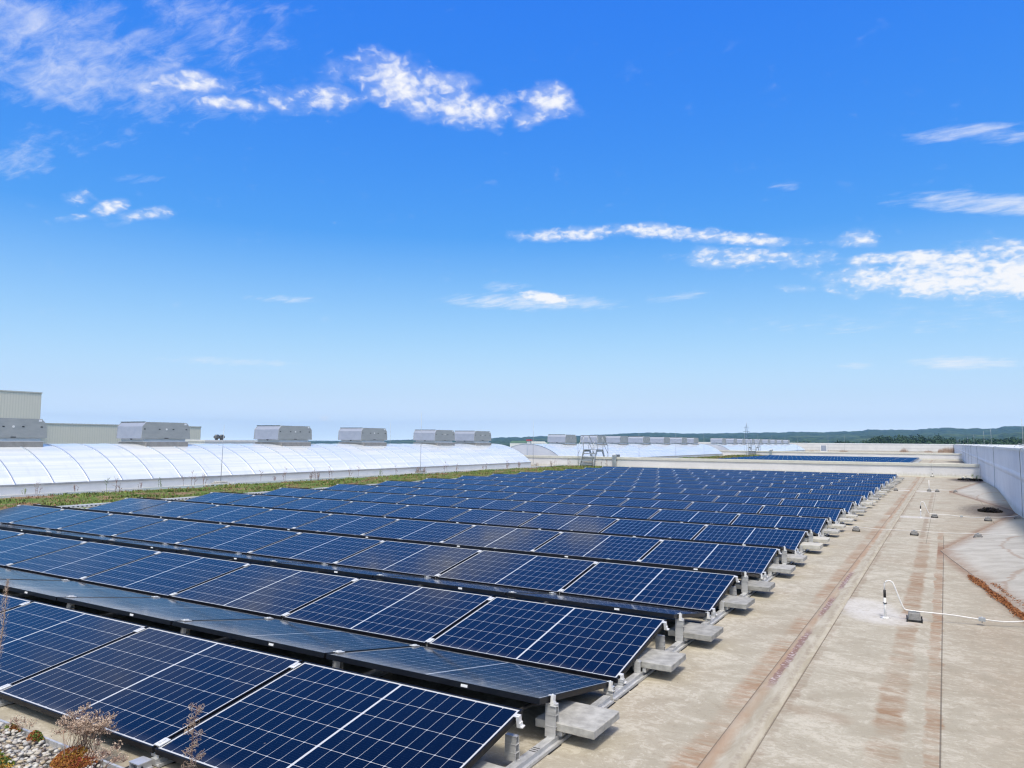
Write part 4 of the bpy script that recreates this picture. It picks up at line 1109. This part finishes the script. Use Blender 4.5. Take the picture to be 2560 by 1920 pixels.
for i in range(26):
    a = random.uniform(0, 6.28); rr = random.uniform(0, .16); bm_ = bmesh.new()
    r = bmesh.ops.create_icosphere(m.b, subdivisions=1, radius=random.uniform(.05, .08), matrix=Matrix.Translation((3.05+rr*math.cos(a)*1.4, 42.3+rr*math.sin(a), 0.06+random.uniform(0, .05))))
    bm_.free()
for f in m.b.faces: f.smooth = True
o = m.build('drain_pebbles', M_stone_a); tag(o, 'pale pebbles heaped on the far corner drain', 'pebbles', kind='stuff')
for (x, y, h, s_) in ((3.3, 42.5, .34, 21), (3.42, 42.2, .28, 22), (2.95, 42.5, .16, 23)):
    o = weed(h, 3, 5, 3, s_).build('drain_weed', [M_leaf_g, M_leaf_g]); o.location = (x, y, 0.02)
    tag(o, 'small green weed growing at the corner drain', 'weed', 'weeds at the corner drain')
# rusty moss crumbs along the edge of the near wedge
def mshape(t, g):
    y = 9.5-2.9*t; x = 2.36+0.165*(9.5-y)+g*(0.035+0.045*math.sin(t*9)**2); return x, y+random.uniform(-.05, .05)
flake_pile(0, 0, 1, 1, 4800, 0.02, M_moss, 'moss_crumbs', 'rust-brown moss crumbs along the edge of the near pale wedge', 'moss', 0.012, shape=mshape)
def mshape2(t, g):
    y = 9.0-2.4*t; return 2.62+0.16*(9.0-y)+g*0.05, y
flake_pile(0, 0, 1, 1, 700, 0.01, M_moss, 'thin_moss_line', 'thin second line of brown moss on the near pale wedge', 'moss', 0.016, shape=mshape2)

# ------------------------------------------------------------------ gravel bed with plants, bottom left
PEB = [(0.48, 0.46, 0.42), (0.42, 0.39, 0.34), (0.34, 0.34, 0.34), (0.46, 0.39, 0.28), (0.26, 0.22, 0.20), (0.54, 0.53, 0.50)]
PM = [noisy('pebble_%s' % n, c, tuple(q*0.8 for q in c), 60, 0.55, world=True) for n, c in zip(('white', 'cream', 'grey', 'tan', 'mauve', 'chalk'), PEB)]
m = MB()
bs = []
for q in range(6):
    bb = bmesh.new(); bmesh.ops.create_icosphere(bb, subdivisions=2, radius=1.0)
    for v in bb.verts: v.co *= 1+0.22*noise.noise(v.co*1.1+Vector((q*5, 0, 0)))
    bs.append(([v.co.copy() for v in bb.verts], [[v.index for v in f.verts] for f in bb.faces])); bb.free()
verts, faces, mids = [], [], []
n = 0
while n < 6200:
    x = random.uniform(-4.6, -1.55); y = random.uniform(-1.15, -0.16)
    if y > -0.19-0.02*random.random(): continue
    if x > -1.55-0.0*y: continue
    n += 1
    co, fc = random.choice(bs); r0 = random.uniform(.008, .0165)
    sc_ = Vector((r0*random.uniform(.9, 1.5), r0*random.uniform(.8, 1.1), r0*random.uniform(.5, .75)))
    E_ = Matrix.Rotation(random.uniform(0, 6.28), 3, 'Z') @ Matrix.Rotation(random.uniform(-.5, .5), 3, 'X')
    p = Vector((x, y, random.choice((0.012, 0.03, 0.045))+random.uniform(-.006, .006))); b0 = len(verts); mi = random.choices(range(6), (6, 5, 3, 3, 2, 4))[0]
    for v in co: verts.append(p+E_ @ Vector((v.x*sc_.x, v.y*sc_.y, v.z*sc_.z)))
    for f in fc: faces.append([b0+i for i in f]); mids.append(mi)
me = bpy.data.meshes.new('gravel'); me.from_pydata(verts, [], faces)
me.polygons.foreach_set('material_index', mids); me.polygons.foreach_set('use_smooth', [True]*len(faces))
for q in PM: me.materials.append(q)
o = bpy.data.objects.new('gravel', me); COL.objects.link(o); tag(o, 'bed of rounded pale pebbles in the bottom left corner', 'gravel', kind='stuff')
m = MB(); m.face([(-5, -1.6, 0.006), (-1.5, -1.6, 0.006), (-1.5, -0.165, 0.006), (-5, -0.165, 0.006)]); M_bed = noisy('gravel_bed_soil', (0.24, 0.21, 0.18), (0.36, 0.33, 0.29), 40, 0.95, world=True)
tag(m.build('gravel_bed_soil', M_bed), kind='structure')
m = MB(); m.box(-5, -1.3, -0.165, -0.150, 0.0, 0.042); m.box(-5, -1.3, -0.150, -0.118, 0.0, 0.006)
for x in (-4.4, -3.6, -2.83, -2.3): m.box(x, x+0.012, -0.178, -0.1655, 0.0, 0.05)
o = m.build('gravel_edging', M_alu_rail); tag(o, 'grey metal edging strip along the pebble bed', 'edging')
# foot block of the front row
t = empty('rail_foot', (-LCOL+0.0, -0.06, 0)); tag(t, 'small aluminium rail end on a black pad below the front panels', 'rail foot')
m = MB(); m.box(-0.09, 0.075, -0.07, 0.03, 0.0, 0.014); m.build('pad', M_rubber, t)
m = MB(); m.box(-0.055, 0.05, -0.055, 0.03, 0.0145, 0.02); m.box(-0.04, -0.034, -0.055, 0.03, 0.02, 0.052); m.box(0.03, 0.036, -0.055, 0.03, 0.02, 0.052); m.box(-0.046, 0.042, -0.055, 0.03, 0.0521, 0.058); m.build('profile', M_alu, t)
m = MB(); m.tube([(0.0361, -0.03, 0.035), (0.042, -0.03, 0.035)], 0.006, 8); m.build('bolt', M_black, t)

def sedum_clump(cx, cy, rx, ry, h, n, mats, name, label, grp=None):
    m = MB()
    for i in range(n):
        a, rr = random.uniform(0, 6.283), math.sqrt(random.random()); x, y = rx*rr*math.cos(a), ry*rr*math.sin(a)
        z = h*(1-rr**2.2)*random.uniform(.75, 1.0)+0.01
        mi = random.choices(range(len(mats)), [1+2*max(0, noise.noise(Vector((x*12, y*12, q*9)))+.35)*3 for q in range(len(mats))])[0]
        for q in range(5):
            d = Vector((random.uniform(-1, 1), random.uniform(-1, 1), random.uniform(-.1, 1))).normalized()*random.uniform(.007, .014); s_ = d.cross(Vector((random.random(), random.random(), random.random()))).normalized()*.0035
            p = Vector((x, y, z)); m.face([p-s_, p+d*.6-s_*1.4, p+d, p+d*.6+s_*1.4, p+s_], mi)
    o = m.build(name, mats); o.location = (cx, cy, 0.03); tag(o, label, 'plant', grp); return o
sedum_clump(-2.09, -0.25, .135, .105, .075, 1500, [M_orange, M_redleaf, M_moss], 'sedum_plant', 'round orange and red sedum cushion on the pebbles')
sedum_clump(-2.62, -0.45, .12, .06, .035, 420, [M_orange, M_leaf_g], 'sedum_plant', 'yellow-green sedum patch low on the pebbles, left of the orange cushion')
sedum_clump(-2.42, -0.50, .11, .08, .035, 420, [M_leaf_g, M_orange], 'sedum_plant', 'greener sedum patch at the bottom edge, left of the orange cushion')
sedum_clump(-2.60, -0.20, .06, .03, .045, 260, [M_leaf_g, M_redleaf, M_moss], 'sedum_plant', 'small dark sedum tuft against the metal edging')
sedum_clump(-2.88, -0.19, .08, .025, .02, 220, [M_moss, M_leaf_g], 'sedum_plant', 'flat brown moss patch by the metal edging')
sedum_clump(-3.33, -0.20, .04, .03, .04, 160, [M_leaf_g], 'sedum_plant', 'bright green tuft at the left picture edge')
sedum_clump(-1.78, -0.33, .09, .05, .04, 300, [M_moss, M_redleaf, M_orange], 'sedum_plant', 'reddish sedum patch at the bottom edge near the rail foot')

def dry_flower(n, spread, h, lean, head_n, seed, hsize=.028):
    rnd = random.Random(seed); m = MB()
    for i in range(n):
        a = rnd.uniform(0, 6.28); r0 = spread*.95*math.sqrt(rnd.random())
        b0 = Vector((r0*math.cos(a), r0*math.sin(a), 0.02)); tp = Vector((rnd.gauss(0, spread)+lean[0], rnd.gauss(0, spread*.55)+lean[1], h*rnd.uniform(.72, 1.08)))
        mid = b0.lerp(tp, .5)+Vector((0, 0, .02)); m.tube([b0, mid, tp], [.0016, .0014, .0011], 4)
        for q in range(head_n):
            d = Vector((rnd.gauss(0, 1), rnd.gauss(0, 1), rnd.uniform(-.1, 1.0))).normalized()*hsize*rnd.uniform(.5, 1.5)
            e = tp-Vector((0, 0, hsize*.5))+d; m.tube([tp-Vector((0, 0, hsize*.7)), e], [.0009, .0006], 3, cap=False)
            for w in range(3):
                u = Vector((rnd.uniform(-1, 1), rnd.uniform(-1, 1), rnd.uniform(-1, 1))).normalized()*.0042; v = Vector((rnd.uniform(-1, 1), rnd.uniform(-1, 1), rnd.uniform(-1, 1))).normalized()*.0042
                p = e+Vector((rnd.uniform(-.004, .004), rnd.uniform(-.004, .004), rnd.uniform(-.004, .006))); m.face([p-u, p+v, p+u, p-v], 1)
    return m
o = dry_flower(52, .105, .20, (.0, .04), 20, 3).build('dry_sedum_stalks', [M_dry, M_head]); o.location = (-2.10, -0.23, 0.05); tag(o, 'bushy dry brown flower heads rising from the orange sedum cushion', 'dry plant')
o = dry_flower(11, .07, .17, (.06, .02), 20, 5).build('dry_sedum_stalks', [M_dry_d, M_head]); o.location = (-1.80, -0.30, 0.03); tag(o, 'thin dry reddish flower stalks near the rail foot', 'dry plant')
o = dry_flower(6, .05, .10, (0, 0), 14, 8).build('dry_sedum_stalks', [M_dry, M_head]); o.location = (-2.83, -0.17, 0.01); tag(o, 'low faded dry stalks by the metal edging', 'dry plant')

def dry_tall(seed, h, nbr, curl, mats):
    rnd = random.Random(seed); m = MB()
    stem = [Vector((.010*math.sin(i*.9), .006*math.cos(i*1.3), h*i/9)) for i in range(10)]
    m.tube(stem, [.0034-.00025*i for i in range(10)], 5)
    for i in range(nbr):
        t = .18+.82*(i+.5)/nbr; p = stem[min(8, int(t*9))].lerp(stem[min(9, int(t*9)+1)], t*9-int(t*9))
        a = rnd.uniform(0, 6.28); ln = h*(.05+.15*(1-t))*rnd.uniform(.6, 1.3)
        d = Vector((math.cos(a), math.sin(a), rnd.uniform(.4, 1.3))).normalized()*ln; m.tube([p, p+d*.5+Vector((0, 0, .004)), p+d], [.0016, .0012, .0008], 4)
        for q in range(curl):
            e = p+d*rnd.uniform(.3, 1.05); r_ = rnd.uniform(.006, .013); ax = Vector((rnd.uniform(-1, 1), rnd.uniform(-1, 1), rnd.uniform(-1, 1))).normalized(); u = ax.orthogonal().normalized(); v = ax.cross(u)
            m.tube([e+(u*math.cos(w)+v*math.sin(w)-u)*r_ for w in (0, .9, 1.8, 2.7, 3.6, 4.4)], [.0011, .0010, .0010, .0009, .0008, .0007], 3, mi=1, cap=False)
    return m
o = dry_tall(4, .62, 30, 9, None).build('dry_tall_weed', [M_dry_d, M_head]); o.location = (-0.86, -0.42, 0.0); tag(o, 'tall dry brown weed with curled leaves in front of the nearest panels', 'dry plant')
o = dry_tall(9, .30, 10, 8, None).build('dry_tall_weed', [M_dry_d, M_head]); o.location = (-0.80, -0.44, 0.0); tag(o, 'shorter dry weed beside the tall one, at the bottom edge', 'dry plant')
def plume(seed, h):
    rnd = random.Random(seed); m = MB()
    m.tube([(0, 0, 0), (.005, 0, h*.4), (.0, .01, h*.8), (.012, 0, h)], [.003, .003, .002, .001], 5)
    for i in range(900):
        t = rnd.uniform(.55, 1.0); rr = .026*math.sin((t-.52)/.5*math.pi)**.7 if t < .99 else .004
        a = rnd.uniform(0, 6.28); p = Vector((.006+rr*math.cos(a)*rnd.random(), rr*math.sin(a)*rnd.random(), h*t)); d = Vector((math.cos(a), math.sin(a), 1.2)).normalized()*.011; s_ = Vector((-math.sin(a), math.cos(a), 0))*.0012
        m.face([p-s_, p+s_, p+d], 1)
    return m
o = plume(2, 1.16).build('grass_plume', [M_dry, M_head]); o.location = (-1.975, -0.782, 0.0); o.rotation_euler = (0, R(8), 0); tag(o, 'pale feathery grass plume cut by the left picture edge', 'grass')

# ------------------------------------------------------------------ things near the far parapet
for i, (x, y, h, n_, lab) in enumerate(((2.3, 178, 1.25, 260, 'big brown reed clump in the far corner by the right parapet'), (-5.5, 176, 1.1, 60, 'dry pale bush before the far parapet, left of the reeds'), (-14.6, 150, .75, 60, 'low dry bush right of the white frame box'), (-1.0, 178, .6, 50, 'small dry bush between the reeds and the pale bush'), (-18.8, 140, .6, 50, 'low dry bush left of the white frame box'))):
    m = MB(); sp = 1.5 if n_ > 100 else .8
    for q in range(n_*3):
        bx, by = random.uniform(-sp, sp), random.uniform(-sp*.6, sp*.6); hh = h*random.uniform(.4, 1.1)*(1-.5*abs(bx)/sp if n_ < 100 else 1-.45*max(0, -bx)/sp)
        lx = random.uniform(-.25, .25); m.face([(bx-.02, by, 0), (bx+.02, by, 0), (bx+lx, by+random.uniform(-.1, .1), hh)], 0 if random.random() < .6 else 1)
    o = m.build('dry_bush', [M_dry, M_head]); o.location = (x, y, 0); tag(o, lab, 'bush')
t = empty('roof_hatch_box', (-13.45, 115, 0)); tag(t, 'white framed box with a bluish panel on the far roof bay', 'box')
m = MB(); m.box(-.45, .45, 0, .7, 0.3, 1.55); m.build('body', M_white, t)
m = MB(); m.box(-.37, .37, -.012, -.001, .65, 1.47); m.build('panel', M_louvre, t)
m = MB()
for sx in (-.4, .34):
    for sy in (.05, .6): m.box(sx, sx+.06, sy, sy+.06, 0, .2995)
m.build('legs', M_galv, t)

# ------------------------------------------------------------------ neighbouring buildings
def hall(name, x, y0, y1, dep, top, label, mat, trim):
    t = empty(name, (x, (y0+y1)/2, ZG)); tag(t, label, 'building'); inv_ = Matrix.Translation((-x, -(y0+y1)/2, -ZG))
    m = MB(); m.box(x-dep, x, y0, y1, ZG, top-0.15); o = m.build('wall', mat, t); o.matrix_parent_inverse = inv_
    m = MB(); m.box(x-dep-.05, x+.06, y0-.06, y1+.06, top-0.148, top); o = m.build('roof_trim', trim, t); o.matrix_parent_inverse = inv_
    return t, inv_
hall('tall_hall', -90, -20, 43.8, 40, 7.06, 'tall beige ribbed hall at the left picture edge', M_clad, M_coping)
t, inv_ = hall('long_hall', -90.5, 44.2, 66.0, 40, 3.47, 'long lower beige ribbed hall behind the first vents', M_clad, M_coping)
m = MB(); m.box(-90.49, -90.42, 56.2, 56.4, ZG, 3.3); o = m.build('downpipe', M_white, t); o.matrix_parent_inverse = inv_
t, inv_ = hall('white_hall', -60, 43.9, 50.4, 12, 1.62, 'low white parapet building between the first and second vents', M_whitecap, M_whitecap)
M_turb = noisy('dark_turbine', (0.07, 0.08, 0.09), (0.12, 0.13, 0.14), 3, 0.4, 0.5)
for i, yy in enumerate((46.75, 47.35)):
    m = MB(); m.tube([(-62, yy, 1.62), (-62, yy, 1.8)], .15, 12); m.tube([(-62, yy-.22, 1.86), (-62, yy-.05, 1.99), (-62, yy+.12, 2.0), (-62, yy+.28, 1.86)], [.16, .2, .2, .15], 12)
    tag(m.build('roof_cowl', M_turb), 'dark cowl vent on the low white building, %s one' % ('left' if i == 0 else 'right'), 'cowl', 'dark cowls on the white building')
# far works below the hill
def far_pt(az, r): return CAM.x+r*math.sin(R(az)), CAM.y+r*math.cos(R(az))
x, y = far_pt(-29.15, 700)
t = empty('water_tower', (x, y, ZG)); tag(t, 'small white tower with a red top in front of the left hill', 'tower')
m = MB(); m.box(-1.5, 1.5, -1.5, 1.5, 0, 15.4); m.build('shaft', M_white, t)
M_red = noisy('red_cladding', (0.42, 0.05, 0.05), (0.50, 0.08, 0.07), 1, 0.6)
m = MB(); m.box(-2.1, 2.1, -2.1, 2.1, 15.41, 16.9); m.build('top', M_red, t)
M_greenroof = noisy('green_sheet_roof', (0.12, 0.22, 0.16), (0.16, 0.27, 0.19), .2, .6)
for i, (az, r, w, h, mt, lab) in enumerate(((-29.85, 720, 20, 13.4, M_greenroof, 'far green-roofed shed left of the red-topped tower'), (-28.5, 720, 18, 13.0, M_white, 'far white shed right of the red-topped tower'), (-27.7, 760, 24, 12.2, M_greenroof, 'far green-roofed shed below the left hill'))):
    x, y = far_pt(az, r); t = empty('far_shed', (x, y, ZG), (0, 0, R(-az))); tag(t, lab, 'shed')
    m = MB(); m.box(-w/2, w/2, -6, 6, 0, h); m.build('wall', M_curb, t)
    m = MB(); m.prism([(-w/2-.5, h+.01), (w/2+.5, h+.01), (w/2-2, h+2), (-w/2+2, h+2)], 'y', -6.3, 6.3); m.build('roof', mt, t)
# power pylon on the hill
x, y = far_pt(-12.8, 1900); t = empty('power_pylon', (x, y, 0)); t.rotation_euler = (0, 0, R(20)); tag(t, 'lattice power pylon standing on the hill crest', 'pylon')
zb = CAM.z+1900*math.tan(R(0.2)); zt = CAM.z+1900*math.tan(R(1.46)); H_ = zt-zb; m = MB()
w0, w1 = 3.4, .5
def wd(q): return w0+(w1-w0)*q
for sx in (-1, 1):
    for sy in (-1, 1): m.tube([(sx*w0, sy*w0, zb-8), (sx*wd(.75), sy*wd(.75), zb+H_*.75), (0, 0, zt)], .28, 4)
lv = [0, .14, .27, .39, .5, .6, .7, .8, .9]
for a, b_2 in zip(lv, lv[1:]):
    for s1, s2 in (((-1, -1), (1, -1)), ((1, -1), (1, 1)), ((1, 1), (-1, 1)), ((-1, 1), (-1, -1))):
        m.tube([(s1[0]*wd(a), s1[1]*wd(a), zb+H_*a), (s2[0]*wd(b_2), s2[1]*wd(b_2), zb+H_*b_2)], .14, 3)
m.build('mast', M_galv, t)
m = MB()
for q, w in ((.47, 7.0), (.72, 5.5)):
    for sy in (-.6, .6): m.tube([(-w, sy*.3, zb+H_*q+.3), (0, sy, zb+H_*q+.9), (w, sy*.3, zb+H_*q+.3)], .22, 4); m.tube([(-w, 0, zb+H_*q), (w, 0, zb+H_*q)], .22, 4)
    for xx in (-w, w): m.tube([(xx, 0, zb+H_*q), (xx, 0, zb+H_*q-2.6)], .25, 4)
m.build('cross_arm', M_galv, t)

# ------------------------------------------------------------------ wood beyond the right end of the roof: one mass of crowns
TR = [(-9.9, -.10), (-9.3, .14), (-8.8, .24), (-8.3, .10), (-8.0, -.02), (-7.4, .13), (-6.2, .25), (-4.9, .35), (-4.3, .5), (-3.9, .6), (-2.7, .62), (-1.7, .62), (-.75, .57), (.2, .56), (.6, .36), (1.1, .5), (1.6, .42), (2.4, .47), (2.7, .6), (3.5, .65), (4.4, .5), (6, .6), (12, .55), (20, .6)]
def tprof(az):
    if az < TR[0][0]: return -.3
    for (a, e), (b_2, g) in zip(TR, TR[1:]):
        if a <= az <= b_2: return e+(g-e)*(az-a)/(b_2-a)
    return .55
m = MB(); az = -10.2; rnd = random.Random(11)
spots = []
while az < 13:
    for lay, (r, df) in enumerate(((470, 0.0), (430, -.10), (390, -.20), (360, -.33))):
        e = tprof(az)+df+rnd.uniform(-.10, .06)
        spots.append((az+rnd.uniform(-.2, .2), r*rnd.uniform(.95, 1.05), e))
    az += rnd.uniform(.34, .55)
for (a, r, e) in spots:
    x, y = far_pt(a, r); top = CAM.z+r*math.tan(R(e+.10)); cw = rnd.uniform(3.6, 6.0); ch = rnd.uniform(5.5, 8); zc = top-ch*.9
    m.tube([(x, y, ZG), (x+.3, y, ZG+(zc-ZG)*.7), (x, y, zc)], [.5, .4, .25], 5, mi=1)
    lobes = [(Vector((rnd.gauss(0, cw*.5), rnd.gauss(0, cw*.5), rnd.uniform(-ch*.8, ch*.35))), rnd.uniform(.4, .65)*cw) for _ in range(9)]+[(Vector((0, 0, ch*.35)), cw*.5)]
    for (lo, lr) in lobes:
        for q in range(110):
            d = Vector((rnd.gauss(0, 1), rnd.gauss(0, 1), rnd.gauss(0, 1))).normalized(); p = Vector((x, y, zc))+lo+d*lr*rnd.uniform(.55, 1.06)
            u = Vector((rnd.gauss(0, 1), rnd.gauss(0, 1), rnd.gauss(0, 1))).normalized()*rnd.uniform(.25, .5); v = d.cross(u).normalized()*rnd.uniform(.22, .45)
            m.face([p-u, p-v*.8, p+u, p+v])
o = m.build('far_wood', [M_tree, M_bark]); tag(o, 'dark green belt of trees beyond the far parapet', 'wood', kind='stuff')

# ------------------------------------------------------------------ air
m = MB(); m.box(-4600, 2600, -6600, 4300, ZG-1, 130)
M_haze = bpy.data.materials.new('air'); M_haze.use_nodes = True; hn = M_haze.node_tree
for q in list(hn.nodes):
    if q.type != 'OUTPUT_MATERIAL': hn.nodes.remove(q)
pv = hn.nodes.new('ShaderNodeVolumePrincipled'); pv.inputs['Color'].default_value = (0.30, 0.57, 1.0, 1); pv.inputs['Density'].default_value = 0.000135
try: pv.inputs['Anisotropy'].default_value = 0.2
except Exception: pass
hn.links.new(pv.outputs[0], hn.nodes['Material Output'].inputs['Volume'])
tag(m.build('haze', M_haze), kind='stuff')
